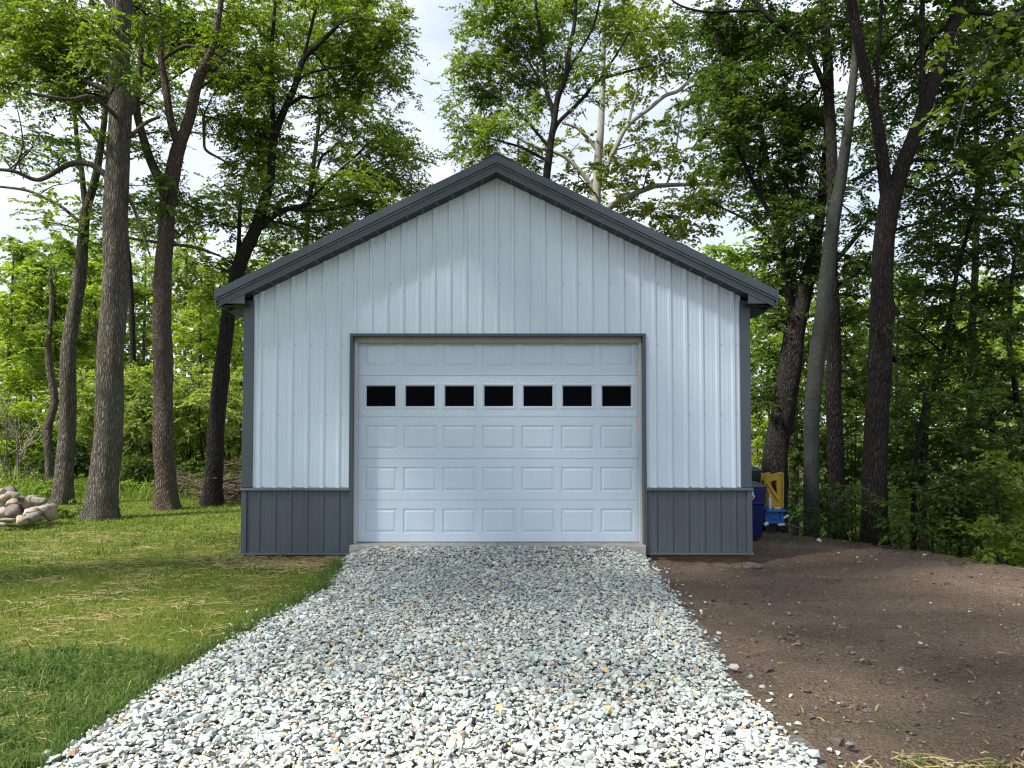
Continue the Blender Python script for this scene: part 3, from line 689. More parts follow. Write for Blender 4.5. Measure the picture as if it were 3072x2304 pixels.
X, Y, E_ = X[keep], Y[keep], edge[keep]
h = np.clip(E_ / 0.25, 0, 1) * 0.03
S = np.clip(sg.lognormal(math.log(0.0208), 0.28, len(X)), 0.012, 0.042)
Z = gz(X, Y) + h + sg.uniform(-0.012, 0.022, len(X)) + S * 0.25
P_ = np.stack([X, Y, Z], 1)
dist = np.hypot(X - CAM[0], Y - CAM[1]); seen = (Y > -6.75) & (np.abs(X - CAM[0]) < 0.6 * (Y - CAM[1]))
order = np.argsort(-(S / dist) * seen - (Z > np.median(Z)) * 1e-4); big = np.zeros(len(X), bool); big[order[:300]] = True
V, Fq = scatter_stones(P_[~big], S[~big])
tag(obj('gravel', np_mesh('gravel', V, Fq), 'gravel', DRIVE), kind='stuff')
pm = []
for i in range(14):
    me = np_mesh('stone', *protos[i]); me.materials.append(M['gravel']); pm.append(me)
for n_, i in enumerate(order[:300]):
    o = bpy.data.objects.new('stone', pm[n_ % 14]); COL.objects.link(o); o.parent = DRIVE
    o.location = P_[i] + np.array([0, 0, 0.008]); o.scale = (S[i] * 1.1,) * 3; o.rotation_euler = (sg.normal(0, 0.4), sg.normal(0, 0.4), sg.uniform(0, 6.28))
# pebbles and clods on the dirt
M['pebble'] = m_stone('pebble', [(0, (0.15, 0.12, 0.10)), (0.4, (0.115, 0.092, 0.078)), (0.70, (0.218, 0.178, 0.149)), (0.88, (0.333, 0.293, 0.253)), (0.955, (0.529, 0.483, 0.425)), (0.985, (0.690, 0.655, 0.598))], 0.4)
n = 12000; X = sg.uniform(1.8, 10.5, n); Y = -8 + 12.5 * sg.uniform(0, 1, n) ** 1.3
kp = (X > drive_r(Y) - 0.05) & (crest_s(X, Y) < 0.3) & ~((X < 3.75) & (Y > -0.1)); X, Y = X[kp], Y[kp]
S = np.clip(sg.lognormal(math.log(0.0085), 0.5, len(X)), 0.004, 0.045)
la, lb = onz(2377 / K, 1923 / K, -0.12), onz(2721 / K, 2013 / K, -0.12); tt = sg.uniform(-0.1, 1.15, 70); lx = la[0] + (lb[0] - la[0]) * tt + sg.normal(0, 0.05, 70); ly = la[1] + (lb[1] - la[1]) * tt + sg.normal(0, 0.05, 70)
cl_x = sg.normal(4.1, 0.25, 40); cl_y = sg.normal(-5.35, 0.12, 40); X = np.concatenate([X, lx, cl_x]); Y = np.concatenate([Y, ly, cl_y]); S = np.concatenate([S * 1.25, sg.uniform(0.012, 0.030, 110)])
V, Fq = scatter_stones(np.stack([X, Y, gz(X, Y) + S * 0.2], 1), S)
tag(obj('pebbles', np_mesh('pebbles', V, Fq), 'pebble'), 'loose pebbles and clods strewn over the brown dirt', 'pebbles', kind='stuff')

# boulders
def m_rock(name, c0, c1, lich=None):
    k = NM(name); v = k.coord()
    n = k.noise(v, 2.4, 7, 0.65); c = k.ramp(n, [(0.3, c0), (0.7, c1)])
    if lich: c = k.mix(k.ramp_v(k.noise(v, 3.1, 4), 0.5, 0.6), c, lich)
    c = k.mix(k.math('MULTIPLY', k.ramp_v(k.noise(v, 11, 6, 0.7), 0.45, 0.62), 0.45), c, tuple(x * 0.45 for x in c0[:3]) + (1,))
    k.bump(k.noise(v, 6, 8, 0.7), 0.8, 0.05); return k.base(c, 0.9, 0.2)
M['rock_pink'] = m_rock('rock_pink', (0.34, 0.25, 0.20, 1), (0.52, 0.40, 0.33, 1), (0.36, 0.34, 0.28, 1))
M['rock_tan'] = m_rock('rock_tan', (0.26, 0.205, 0.15, 1), (0.43, 0.355, 0.28, 1))
M['rock_grey'] = m_rock('rock_grey', (0.20, 0.18, 0.155, 1), (0.36, 0.325, 0.285, 1), (0.20, 0.22, 0.16, 1))
M['rock_dark'] = m_rock('rock_dark', (0.11, 0.095, 0.085, 1), (0.25, 0.215, 0.19, 1))
M['rock_pale'] = m_rock('rock_pale', (0.33, 0.285, 0.24, 1), (0.48, 0.425, 0.365, 1))
I3, F3 = ico(3); I2, F2 = ico(2)
def boulder(center, rad, mat, label, seed, group='boulders of the rock pile', flat=0.0, cat='boulder', name='boulder'):
    rg = np.random.default_rng(seed); V = I3.copy() if rad[0] > 0.25 else I2.copy(); FF = F3 if rad[0] > 0.25 else F2
    for _ in range(15):                                      # split faces
        nrm = norm(rg.normal(size=3)); dd = rg.uniform(0.38, 0.75); s_ = V @ nrm; V = V - np.outer(np.clip(s_ - dd, 0, None) * 0.96, nrm)
    off = rg.uniform(0, 50, 3)
    nn = np.array([mnoise.noise(Vector(v_ * 1.6 + off)) * 0.12 + mnoise.noise(Vector(v_ * 3.6 + off)) * 0.09 for v_ in V])
    V = V / np.abs(V).max(0) * (1 + nn)[:, None] * np.array(rad) * 1.2
    a = rg.uniform(-0.4, 0.4); c_, s_ = math.cos(a), math.sin(a); V = V @ np.array([[c_, s_, 0], [-s_, c_, 0], [0, 0, 1]]).T
    o = obj(name, np_mesh(name, V, FF, True), mat); o.location = center
    return tag(o, label, cat, group)
def rp(zx, zy): return zx / 5.267 / K, (1380 + zy / 5.267) / K
ROCKS = [  # zoom x, y, rx, ry, depth, material, label
    (745, 765, 168, 172, 14.55, 'rock_pink', 'large rounded pink boulder at the right end of the rock pile'),
    (505, 605, 98, 66, 14.75, 'rock_grey', 'grey lichen boulder on top beside the large pink boulder'),
    (150, 495, 145, 80, 15.1, 'rock_dark', 'long dark boulder topping the rock pile'),
    (0, 540, 75, 80, 14.8, 'rock_pale', 'smooth pale boulder at the photo edge below the dark top boulder'),
    (110, 588, 60, 26, 14.75, 'rock_pale', 'small flat pale stone wedged under the long dark boulder'),
    (285, 625, 175, 58, 14.95, 'rock_grey', 'wide flat grey slab in the upper course of the rock pile'),
    (400, 700, 125, 80, 14.6, 'rock_tan', 'tan boulder below the wide grey slab'),
    (560, 700, 65, 55, 14.8, 'rock_tan', 'small tan stone between the lichen boulder and the pink boulder'),
    (570, 825, 112, 82, 14.35, 'rock_tan', 'blocky tan boulder leaning on the large pink boulder'),
    (245, 835, 148, 118, 14.2, 'rock_dark', 'layered dark boulder with cracks low in the rock pile'),
    (455, 855, 100, 95, 14.15, 'rock_pale', 'smooth pale wedge boulder right of the cracked dark boulder'),
    (70, 690, 140, 85, 14.6, 'rock_grey', 'grey boulder left of centre in the rock pile'),
    (40, 835, 95, 80, 14.2, 'rock_pale', 'pale boulder at the photo edge in the lower course'),
    (110, 950, 120, 42, 13.95, 'rock_grey', 'low grey stone at the foot of the cracked dark boulder'),
    (15, 1010, 70, 40, 13.8, 'rock_pink', 'small reddish stone at the foot of the pile by the photo edge'),
    (400, 930, 60, 30, 13.95, 'rock_grey', 'small grey stone at the foot of the pale wedge boulder'),
    (640, 915, 50, 28, 14.2, 'rock_tan', 'small tan stone at the foot of the pink boulder'),
    (300, 760, 150, 110, 15.0, 'rock_dark', 'dark boulder deep inside the rock pile'),
    (-120, 640, 150, 140, 15.0, 'rock_grey', 'grey boulder beyond the photo edge of the rock pile'),
    (-130, 850, 140, 120, 14.4, 'rock_tan', 'tan boulder beyond the photo edge of the rock pile')]
for i, (zx, zy, rx, ry, d, mt, lb) in enumerate(ROCKS):
    u, v_ = rp(zx, zy); m1 = px(d) / K / 5.267 * 1.0; c_ = at(u, v_, d)
    boulder(c_, (rx * m1, (rx + ry) / 2 * m1 * 0.95, ry * m1), mt, lb, 100 + i)
fl = [(30, 620, 'small tan stone under the smooth pale boulder at the photo edge'), (190, 570, 'small grey stone tucked under the long dark top boulder'), (330, 680, 'small dark stone between the wide slab and the tan boulder'),
      (470, 690, 'small pink stone right of the tan boulder in the pile'), (210, 720, 'small tan stone above the cracked dark boulder'), (150, 770, 'small grey stone at the upper left of the cracked dark boulder'), (330, 880, 'small dark stone between the cracked boulder and the pale wedge'),
      (520, 760, 'small pink stone above the pale wedge boulder'), (180, 690, 'small tan stone right of the grey boulder in the pile'), (610, 640, 'small grey stone left of the pink boulder near its top'), (480, 780, 'small dark stone on top of the pale wedge boulder'),
      (90, 900, 'small pink stone left of the cracked boulder near the ground'), (330, 960, 'small tan stone in the grass before the cracked boulder'), (560, 900, 'small grey stone in the grass before the blocky tan boulder')]
for i, (zx, zy, lb) in enumerate(fl):
    u, v_ = rp(zx, zy); boulder(at(u, v_, 14.35 + (i % 4) * 0.12 - 0.4 * (zy > 850)), (0.13, 0.11, 0.085), ['rock_tan', 'rock_grey', 'rock_dark', 'rock_pink'][i % 4 if i < 8 else (0, 1, 2, 3, 0, 1)[i - 8]], lb, 400 + i, 'small stones filling the rock pile', cat='stone', name='fieldstone')
for i, (u, v_, d, r_, lb) in enumerate([(1628, 1203, 10.75, 0.075, 'dark rock at the front right corner of the garage'), (1612, 1207, 10.7, 0.045, 'small dark stone beside the rock at the garage corner')]):
    c_ = at(u, v_, d); boulder((c_[0], c_[1], float(gz(c_[0], c_[1])) + r_ * 0.35), (r_ * 1.25, r_, r_ * 0.7), 'rock_dark', lb, 300 + i, 'rocks at the garage corner', cat='rock', name='rock')

# ------------------------------------------------------------------ trees
class Tree:
    def __init__(s, name, label, d, bark, leaf, group=None, cat='tree', seed=1, base=None):
        s.rg = np.random.default_rng(seed); s.d = d; s.bark = bark; s.leaf = leaf
        s.name, s.label, s.cat, s.group = name, label, cat, group
        s.e = None; s.sk = []; s.tw = []; s.lv = []; s.base = base
    def root(s, p):
        s.base = np.array([p[0], p[1], float(gz(p[0], p[1]))]); s.e = empty(s.name, s.base, s.label, s.cat, s.group)
    def to(s, pts):
        P, Rr = [], []
        for q in pts:
            u, v, r_ = q[:3]; dd = s.d + (q[3] if len(q) > 3 else 0); P.append(at(u, v, dd)); Rr.append(r_ * px(dd))
        return np.array(P), np.array(Rr)
    def limb_w(s, P, Rr, name='limb', sides=9, sub=5, flare=False, knots=()):
        P, Rr = np.array(P, float), np.array(Rr, float)
        if flare:
            s.root(P[0]); P[0][2] = s.base[2] - 0.12
        P, Rr = smooth_path(P, Rr, sub)
        ar = np.concatenate([[0], np.cumsum(np.linalg.norm(np.diff(P, axis=0), axis=1))]); ph3 = s.rg.uniform(0, 6.28, (2, 3))
        P = P + (0.05 if flare else 0.14) * Rr[:, None] * (np.sin(ar[:, None] * 1.9 + ph3[0]) + 0.6 * np.sin(ar[:, None] * 4.7 + ph3[1])) * np.clip(ar, 0, 1)[:, None] * np.array([1, 1, 0])
        if flare:
            hgt = P[:, 2] - s.base[2]; Rr = Rr * (1 + 0.24 * np.exp(-np.clip(hgt, 0, None) / 0.28))
        V, Q = tube(P, Rr, sides)
        if flare:
            th = np.arctan2(V[:, 1] - np.repeat(P[:, 1], sides), V[:, 0] - np.repeat(P[:, 0], sides)); hh = np.clip(V[:, 2] - s.base[2], 0, None)
            cen = np.repeat(P, sides, 0); ph = s.rg.uniform(0, 6)
            V = cen + (V - cen) * (1 + 0.16 * np.exp(-hh / 0.3) * np.sin(th * 5 + ph) + 0.05 * np.sin(3 * th + hh * 2.1 + ph) + 0.025 * s.rg.normal(size=len(V)))[:, None]
            for (kh, kth, ks) in knots:
                kc = np.array([np.interp(kh, P[:, 2] - s.base[2], P[:, 0]), np.interp(kh, P[:, 2] - s.base[2], P[:, 1]), kh + s.base[2]])
                rr = np.interp(kh, P[:, 2] - s.base[2], Rr); kp_ = kc + rr * np.array([math.cos(kth), math.sin(kth), 0])
                w_ = np.exp(-((V - kp_) ** 2).sum(1) / (2 * (ks * 1.1) ** 2)); V = V + (kp_ - kc)[None] / rr * (w_ * ks * 0.8)[:, None]
        o = obj(name, np_mesh(name, V - s.base, Q, True), s.bark, s.e)
        s.sk.append((P, Rr)); return o
    def trunk(s, pts, knots=(), sides=22): P, Rr = s.to(pts); return s.limb_w(P, Rr, 'trunk', sides, 9, True, knots)
    def limb(s, pts): P, Rr = s.to(pts); return s.limb_w(P, Rr, 'limb')
    def clump_w(s, c, r3, n_sp, ll=0.09, lw=0.052, k=11, L=0.34, pin=False, branch=True, sub=None, p=2.3, droop=0.25):
        rg = s.rg; c = np.array(c, float); r3 = np.array(r3, float); n_sp = int(n_sp)
        if n_sp < 1: return
        nsub = sub or max(3, n_sp // 9)
        sc = in_ball(rg, nsub, p) * r3 + c
        O = sc[rg.integers(0, nsub, n_sp)] + rg.normal(0, 1, (n_sp, 3)) * np.array([0.20, 0.20, 0.10]) * (0.4 + r3.mean() * 0.55)
        D = norm((O - c) / (r3.mean() + 1e-6) * np.array([1, 1, 0.35]) + rg.normal(0, 0.55, (n_sp, 3)) * np.array([1, 1, 0.45]))
        Ls = L * rg.uniform(0.6, 1.3, n_sp)
        s.lv.append(leaves(rg, O, D, Ls, k, ll, lw, droop, pin))
        s.tw.append(prisms(O, O + D * Ls[:, None] * 0.9 - np.array([0, 0, 1.0]) * (droop * 0.8 * Ls)[:, None], np.full((n_sp, 1), 0.005), np.full((n_sp, 1), 0.002)))
        if branch and s.sk:
            allP = np.concatenate([a for a, b in s.sk]); allR = np.concatenate([b for a, b in s.sk])
            dd = np.linalg.norm((allP - c) * np.array([1, 1, 1.0]), axis=1) + np.where(allP[:, 2] > c[2] - 0.1, 1.2 * (allP[:, 2] - c[2] + 0.1), 0) ; j = int(np.argmin(dd))
            p0 = allP[j]; r0 = min(allR[j] * 0.5, 0.012 + 0.014 * dd[j])
            m1 = p0 * 0.6 + c * 0.4 + rg.normal(0, 0.10, 3) * dd[j]**0.5 + np.array([0, 0, 0.06 * dd[j]])
            tip = c + (c - p0) / (dd[j] + 1e-6) * r3.mean() * 0.6 + rg.normal(0, 0.08, 3)
            P, Rr = smooth_path([p0, m1, c, tip], [r0, r0 * 0.75, r0 * 0.5, r0 * 0.2], 4)
            s.tw.append(tube(P, Rr, 5))
            for q in sc[:min(nsub, 12)]:
                a = P[rg.integers(3, len(P))]; mid = (a + q) / 2 + rg.normal(0, 0.05, 3) * np.linalg.norm(q - a)
                rr = max(0.006, r0 * 0.3); s.tw.append(tube([a, mid, q], [rr, rr * 0.7, rr * 0.35], 4))
    def clumps(s, lst, lai=1.7, ll=0.09, lw=0.052, k=11, L=0.34, dj=1.2, doff=0.0, **kw):
        for q in lst:
            u, v, ru, rv = q[:4]; dens = q[4] if len(q) > 4 else 1.0; dd = s.d + (q[5] if len(q) > 5 else doff + s.rg.uniform(-dj, dj))
            m1 = px(dd); rx, rz = ru * m1, rv * m1
            n = 1.3 * dens * lai * math.pi * rx * rz / (ll * lw * 0.5 * 0.62) / k
            s.clump_w(at(u, v, dd), (rx, max(0.5 * (rx + rz), 0.5), rz), n, ll, lw, k, L, **kw)
    def done(s, twig='twig', twname='twigs'):
        if s.tw: V, Q = join(s.tw); tag(obj(twname, np_mesh(twname, V - s.base, Q), twig, s.e), kind='stuff')
        if s.lv: V, Q = join(s.lv); s.crown = obj('crown', np_mesh('crown', V - s.base, Q), s.leaf, s.e)
        return s.e
GT = 'tall trees standing on the lawn'; GR = 'trees in the shaded wood right of the garage'
# --- lawn trees on the left
t = Tree('lawn_tree', 'thickest straight grey trunk on the lawn, right of the rock pile', 15.55, 'bark_grey', 'leaf_near', GT, seed=21)
t.trunk([(220, 1117, 33), (225, 1050, 30), (230, 960, 28.5), (240, 800, 27), (249, 550, 25.5), (255, 350, 24), (259, 150, 21), (265, 0, 20), (270, -200, 16), (282, -430, 9)], knots=[(4.6, -1.6, 0.07), (6.1, -1.5, 0.09), (8.6, 0.3, 0.10), (3.4, -0.9, 0.05)])
t.limb([(238, 384, 8), (215, 368, 7), (195, 355, 6.5), (160, 352, 6), (130, 365, 5.5), (100, 383, 5), (75, 388, 4.5), (30, 370, 4, -.2), (-20, 366, 3, -.4)])
t.limb([(245, 200, 7), (220, 190, 6), (190, 178, 5), (130, 160, 4.5), (85, 143, 3)])
t.limb([(268, 420, 4.5), (285, 440, 4), (300, 480, 3.2), (325, 555, 1.6)])
t.limb([(272, 298, 5), (290, 287, 5), (315, 265, 4), (345, 252, 3)])
t.limb([(250, 250, 5, -.2), (200, 210, 4.5, -1), (150, 215, 4, -1.6), (60, 200, 2.5, -2)])
t.limb([(262, 40, 7), (200, -30, 6), (120, -60, 5), (40, -100, 3)]); t.limb([(266, 0, 7), (320, -60, 6), (390, -120, 4)])
t.clumps([(60, 30, 110, 55), (165, 45, 95, 55), (50, 105, 100, 45), (165, 115, 95, 45), (60, 175, 95, 38, .9), (175, 180, 75, 38), (120, 215, 70, 28, .8), (35, 225, 60, 18, .45), (190, 235, 45, 28, .8),
          (30, 300, 55, 24, .55), (95, 305, 55, 26, .6), (140, 330, 45, 22, .5), (45, 350, 60, 18, .5), (315, 30, 60, 50, .9), (205, 285, 40, 24, .6), (0, 60, 60, 60), (110, 345, 50, 20, .4), (225, 90, 40, 60, .7, -1), (265, 180, 35, 30, .5, -.8), (255, 150, 25, 30, .4, -.7)], doff=0.9, lai=2.25)
t.clumps([(150, -70, 150, 50), (330, -60, 90, 40, .7), (-120, 60, 90, 80, .5), (-120, 300, 90, 60, .4)], lai=0.8, ll=0.13, lw=0.08)
t.done()
t = Tree('lawn_tree', 'brown trunk with a cut knot and a high fork, second from the garage', 17.15, 'bark_brown', 'leaf_near', GT, seed=22)
t.trunk([(360, 1098, 23), (357, 1050, 21), (354, 960, 20), (352, 850, 20), (350, 750, 20), (352, 640, 18), (356, 525, 17), (362, 440, 16.5), (377, 360, 15.5), (390, 312, 14)], knots=[(3.55, -1.2, 0.09), (2.55, -1.1, 0.05), (5.0, 3.3, 0.07), (6.6, 3.0, 0.06)])
t.limb([(362, 440, 11), (345, 395, 10), (330, 355, 9.5), (318, 320, 9), (305, 280, 8.5), (296, 230, 8), (300, 150, 6), (310, 60, 5), (312, -60, 3)])
t.limb([(388, 318, 10), (372, 275, 8.5), (360, 200, 8), (350, 130, 7), (345, 60, 6), (338, -80, 4)])
t.limb([(388, 318, 12), (402, 275, 12), (413, 235, 12), (425, 180, 11.5), (440, 145, 10.5), (462, 100, 7), (475, 20, 6), (490, -90, 4)])
t.limb([(440, 150, 6), (460, 150, 5), (470, 140, 5), (490, 110, 3)])
t.limb([(350, 130, 4), (400, 100, 4), (450, 110, 3), (500, 135, 2)])
t.limb([(352, 525, 4), (300, 518, 3), (270, 512, 2)]); t.limb([(358, 527, 4), (410, 532, 3.5), (440, 540, 3.5), (475, 553, 2)])
t.limb([(440, 250, 3.5, .5), (441, 300, 3, .5), (446, 325, 3, .5), (480, 345, 2.5, .5), (505, 362, 2, .5)])
t.clumps([(330, 90, 75, 60, .9), (420, 60, 90, 60), (310, 180, 45, 50, .7), (345, 235, 55, 40, .6), (440, 120, 60, 40, .6), (500, 50, 80, 60), (520, 130, 70, 55), (545, 205, 55, 60), (475, 190, 45, 40, .6), (450, 235, 50, 35, .5),
          (500, 260, 45, 45, .75), (330, 320, 40, 40, .45), (395, 400, 40, 30, .4), (385, 440, 60, 32, .6), (345, 475, 55, 36, .7), (430, 465, 50, 34, .6), (300, 440, 40, 30, .45), (365, 420, 25, 40, .5, -.6), (520, 300, 45, 50, .8), (540, 370, 40, 50, .8)], doff=0.9, lai=2.2)
t.clumps([(400, -60, 120, 40), (540, -40, 90, 40)], lai=0.8, ll=0.13, lw=0.08)
t.done()
t = Tree('lawn_tree', 'dark grey trunk behind the rock pile, forking into two pale stems', 18.2, 'bark_grey', 'leaf_near', GT, seed=23)
t.trunk([(135, 1087, 20), (139, 1040, 18.5), (145, 900, 16.5), (150, 750, 15), (167, 625, 13.5), (178, 540, 11.5), (186, 450, 9.5)], knots=[(3.3, -0.7, 0.06), (2.0, -1.8, 0.05)])
t.limb([(186, 455, 7), (180, 400, 6), (173, 350, 5.5), (166, 310, 5), (160, 240, 4), (150, 150, 3)])
t.limb([(186, 455, 9), (199, 410, 8.5), (212, 350, 8), (224, 280, 6.5), (232, 190, 5), (238, 60, 3)])
t.limb([(172, 480, 4), (140, 452, 3.5), (115, 436, 3.2), (60, 412, 3), (-10, 402, 2.4)])
t.limb([(150, 720, 3.5), (165, 690, 3), (175, 640, 2.5), (178, 600, 1.5)])
t.clumps([(135, 455, 50, 24, .5), (200, 470, 45, 34, .6), (105, 480, 40, 20, .35), (190, 520, 45, 34, .8), (215, 420, 25, 40, .5), (240, 400, 30, 40, .4), (150, 395, 40, 20, .3)], lai=1.5)
t.done()
t = Tree('lawn_tree', 'thin crooked grey trunk at the back of the lawn behind the rock pile', 21.5, 'bark_grey', 'leaf_near', GT, seed=24)
t.trunk([(108, 1062, 11), (107, 1000, 9), (104, 935, 8), (108, 905, 8.5), (117, 870, 8), (113, 830, 8), (107, 800, 8.5), (105, 740, 6), (112, 660, 4.5), (108, 580, 3)], sides=14)
t.limb([(105, 935, 3), (90, 925, 2), (75, 927, 1)])
t.clumps([(110, 600, 34, 26, .5), (90, 690, 30, 24, .5), (130, 720, 30, 22, .5)], lai=1.4, ll=0.11, lw=0.08, L=0.4)
t.done()
t = Tree('lawn_tree', 'dark leaning trunk next to the garage wall, bending right above the eave', 18.1, 'bark_dark', 'leaf_near', GT, seed=25)
t.trunk([(455, 1086, 21), (460, 1030, 18.5), (469, 928, 17), (474, 850, 17), (479, 779, 15.5), (494, 681, 14.5), (504, 635, 14.5), (520, 565, 15), (548, 500, 13), (569, 440, 11), (584, 385, 9.5), (592, 300, 8.5), (615, 235, 7.5), (635, 190, 7), (655, 130, 6), (690, 95, 5), (730, 55, 3.5)], knots=[(3.0, -0.3, 0.10), (5.0, -1.4, 0.05)])
t.limb([(553, 496, 9), (575, 478, 8), (592, 464, 7.5), (620, 452, 6.5), (665, 440, 5), (690, 410, 4.5), (720, 382, 4), (770, 368, 3.2), (810, 350, 2)])
t.limb([(514, 560, 5), (515, 525, 4.5), (520, 440, 4), (528, 395, 3)])
t.limb([(592, 300, 5), (588, 220, 5), (586, 125, 4.5), (591, 60, 4), (596, -40, 3)])
t.limb([(655, 130, 4), (672, 60, 3.5), (700, -50, 2.5)]); t.limb([(630, 200, 4), (655, 165, 3), (700, 150, 2.5), (760, 140, 2)])
t.limb([(618, 232, 4), (650, 210, 4), (672, 212, 3), (700, 205, 2)]); t.limb([(665, 440, 3.5), (690, 350, 3), (705, 330, 2.5), (720, 325, 1.5)])
t.limb([(720, 382, 3), (760, 345, 2.6), (790, 315, 2)]); t.limb([(770, 368, 2.6), (850, 390, 2)]); t.limb([(620, 452, 4), (690, 455, 3), (770, 440, 2)])
t.clumps([(620, 45, 60, 60, .75), (715, 30, 90, 45, .9), (800, 45, 75, 55), (850, 100, 42, 60), (755, 110, 80, 50), (685, 90, 50, 45, .6), (790, 175, 45, 45, .95), (835, 165, 40, 35, .8), (735, 190, 55, 45), (755, 245, 48, 38), (700, 240, 40, 30, .5),
          (575, 270, 40, 60), (560, 350, 38, 55), (610, 330, 36, 48, .55), (590, 190, 36, 60, .75), (625, 130, 40, 40, .5), (775, 285, 42, 30), (840, 285, 42, 28, .8), (880, 330, 40, 38, .95), (815, 340, 75, 36), (730, 330, 42, 30, .55), (860, 400, 60, 32), (770, 400, 80, 34), (690, 410, 60, 30, .7), (640, 400, 50, 34, .6),
          (800, 445, 70, 30), (720, 450, 70, 34, .9), (560, 420, 36, 45, .8), (610, 480, 46, 36, .8), (670, 500, 60, 34, .9), (480, 415, 38, 34, .7), (510, 470, 42, 40, .8), (470, 480, 30, 30, .7), (600, 550, 45, 30, .8), (520, 590, 45, 34, .7), (480, 640, 45, 44, .9), (455, 575, 40, 34, .6), (535, 645, 30, 34, .7), (880, 215, 18, 14, .6), (905, 345, 22, 16, .5)], doff=0.8, lai=2.15, dj=1.6)
t.clumps([(720, -50, 110, 40), (600, -50, 80, 40)], lai=0.8, ll=0.13, lw=0.08)
t.done()

t = Tree('background_tree', 'leafy tree behind the lawn trees at the upper left', 25.5, 'bark_dark', 'leaf_near', 'trees behind the lawn trees', seed=26)
t.trunk([(290, 1040, 6), (288, 800, 6), (280, 600, 6), (262, 420, 6), (250, 250, 5), (245, 80, 3)], sides=12)
t.limb([(258, 380, 4), (180, 260, 3), (100, 180, 2)]); t.limb([(252, 280, 4), (330, 200, 3), (420, 140, 2)])
t.clumps([(60, 60, 80, 60), (180, 60, 80, 60), (320, 60, 80, 60), (440, 50, 80, 50), (550, 60, 60, 60, .8), (110, 150, 80, 45), (220, 160, 60, 50), (330, 150, 60, 50, .8), (470, 140, 60, 45, .6), (560, 180, 50, 60, .9), (30, 180, 50, 40, .7), (240, 330, 40, 60, .6), (320, 400, 40, 50, .6), (410, 480, 60, 36, .7), (320, 500, 40, 40, .8), (220, 480, 40, 50, .7), (560, 300, 40, 60, .7)], lai=0.95, ll=0.13, lw=0.08, L=0.5)
t.done()
t = Tree('background_tree', 'leafy tree behind the leaning trunk above the left eave', 24.5, 'bark_dark', 'leaf_near', 'trees behind the lawn trees', seed=27)
t.trunk([(640, 1040, 6), (645, 800, 6), (655, 600, 6), (670, 420, 5), (690, 250, 4), (700, 80, 3)], sides=12)
t.limb([(665, 470, 3), (740, 400, 2.5), (820, 370, 2)]); t.limb([(685, 300, 3), (760, 220, 2.5), (820, 120, 2)]); t.limb([(660, 520, 3), (600, 440, 2.5), (560, 380, 2)])
t.clumps([(600, 60, 50, 60, .8), (690, 40, 60, 50), (780, 50, 60, 50), (840, 110, 40, 55, .9), (750, 130, 55, 50), (680, 140, 45, 40, .6), (790, 200, 34, 36, .8), (740, 220, 45, 40, .8), (590, 200, 40, 60, .7), (570, 300, 40, 55, .8), (610, 370, 40, 50, .6), (780, 310, 50, 30, .8), (860, 320, 45, 36, .9), (870, 390, 45, 34), (800, 380, 60, 34), (730, 400, 50, 36, .8), (660, 440, 50, 36, .7), (780, 440, 60, 30, .9), (700, 490, 50, 30, .9), (620, 520, 46, 34, .8), (560, 480, 40, 40, .7), (500, 450, 34, 36, .5)], lai=1.1, ll=0.12, lw=0.075, L=0.48)
t.done()
# --- trees behind the garage
GB = 'trees rising behind the garage roof'
t = Tree('background_tree', 'dark many-branched tree rising behind the ridge of the garage', 23.5, 'bark_dark', 'leaf_near', GB, seed=31)
t.trunk([(1165, 1060, 15), (1168, 800, 13), (1172, 600, 11), (1180, 400, 9), (1188, 320, 7.5), (1196, 270, 7), (1204, 215, 6.5), (1222, 165, 5.5), (1231, 100, 5), (1242, 40, 4), (1248, -80, 3)], sides=14)
t.limb([(1197, 265, 5), (1190, 225, 5), (1180, 195, 4.5), (1175, 140, 4), (1168, 80, 3.5), (1158, 10, 3), (1150, -80, 2)])
t.limb([(1192, 300, 5), (1206, 265, 4.5), (1256, 215, 4), (1293, 175, 3.5), (1336, 160, 3), (1410, 140, 1.8)])
t.limb([(1293, 175, 3), (1330, 120, 2.5), (1360, 70, 2)]); t.limb([(1180, 195, 3), (1140, 130, 2.6), (1110, 70, 2)])
t.limb([(1188, 320, 4), (1140, 265, 3), (1090, 220, 2.5), (1040, 190, 2)]); t.limb([(1186, 350, 3.5), (1130, 320, 3), (1060, 300, 2)])
t.limb([(1204, 215, 3.5), (1235, 140, 3), (1280, 60, 2.5), (1300, -20, 2)])
t.clumps([(1060, 35, 75, 45, .9), (1145, 45, 80, 55), (1240, 40, 85, 50), (1005, 125, 45, 45, .8), (1075, 125, 60, 52), (1160, 130, 60, 52, .9), (1250, 130, 55, 45, .75), (1030, 200, 55, 36, .85), (1100, 205, 58, 46), (1170, 220, 35, 45, .45), (1250, 220, 40, 36, .35), (960, 195, 30, 16, .4), (985, 230, 28, 14, .4),
          (1020, 270, 45, 40), (1090, 285, 58, 45), (1050, 340, 48, 28), (1120, 345, 50, 26), (1000, 320, 26, 24, .6), (1330, 60, 50, 50, .7), (1310, 150, 40, 40, .5), (985, 350, 20, 18, .5), (1380, 60, 40, 40, .6)], doff=1.0, lai=2.2, ll=0.115, lw=0.066, L=0.45, dj=1.8)
t.clumps([(1130, -70, 150, 60), (1290, -60, 120, 60)], lai=1.0, ll=0.16, lw=0.1)
t.done()
t = Tree('background_tree', 'pale barked sycamore with long white limbs behind the garage roof', 28.5, 'bark_pale', 'leaf_syc', GB, seed=32)
t.trunk([(1275, 1030, 16), (1280, 700, 13), (1287, 450, 11), (1291, 390, 10), (1293, 320, 9), (1298, 270, 7.5), (1301, 215, 6.5), (1303, 125, 5), (1306, 40, 4), (1310, -60, 3)], sides=14)
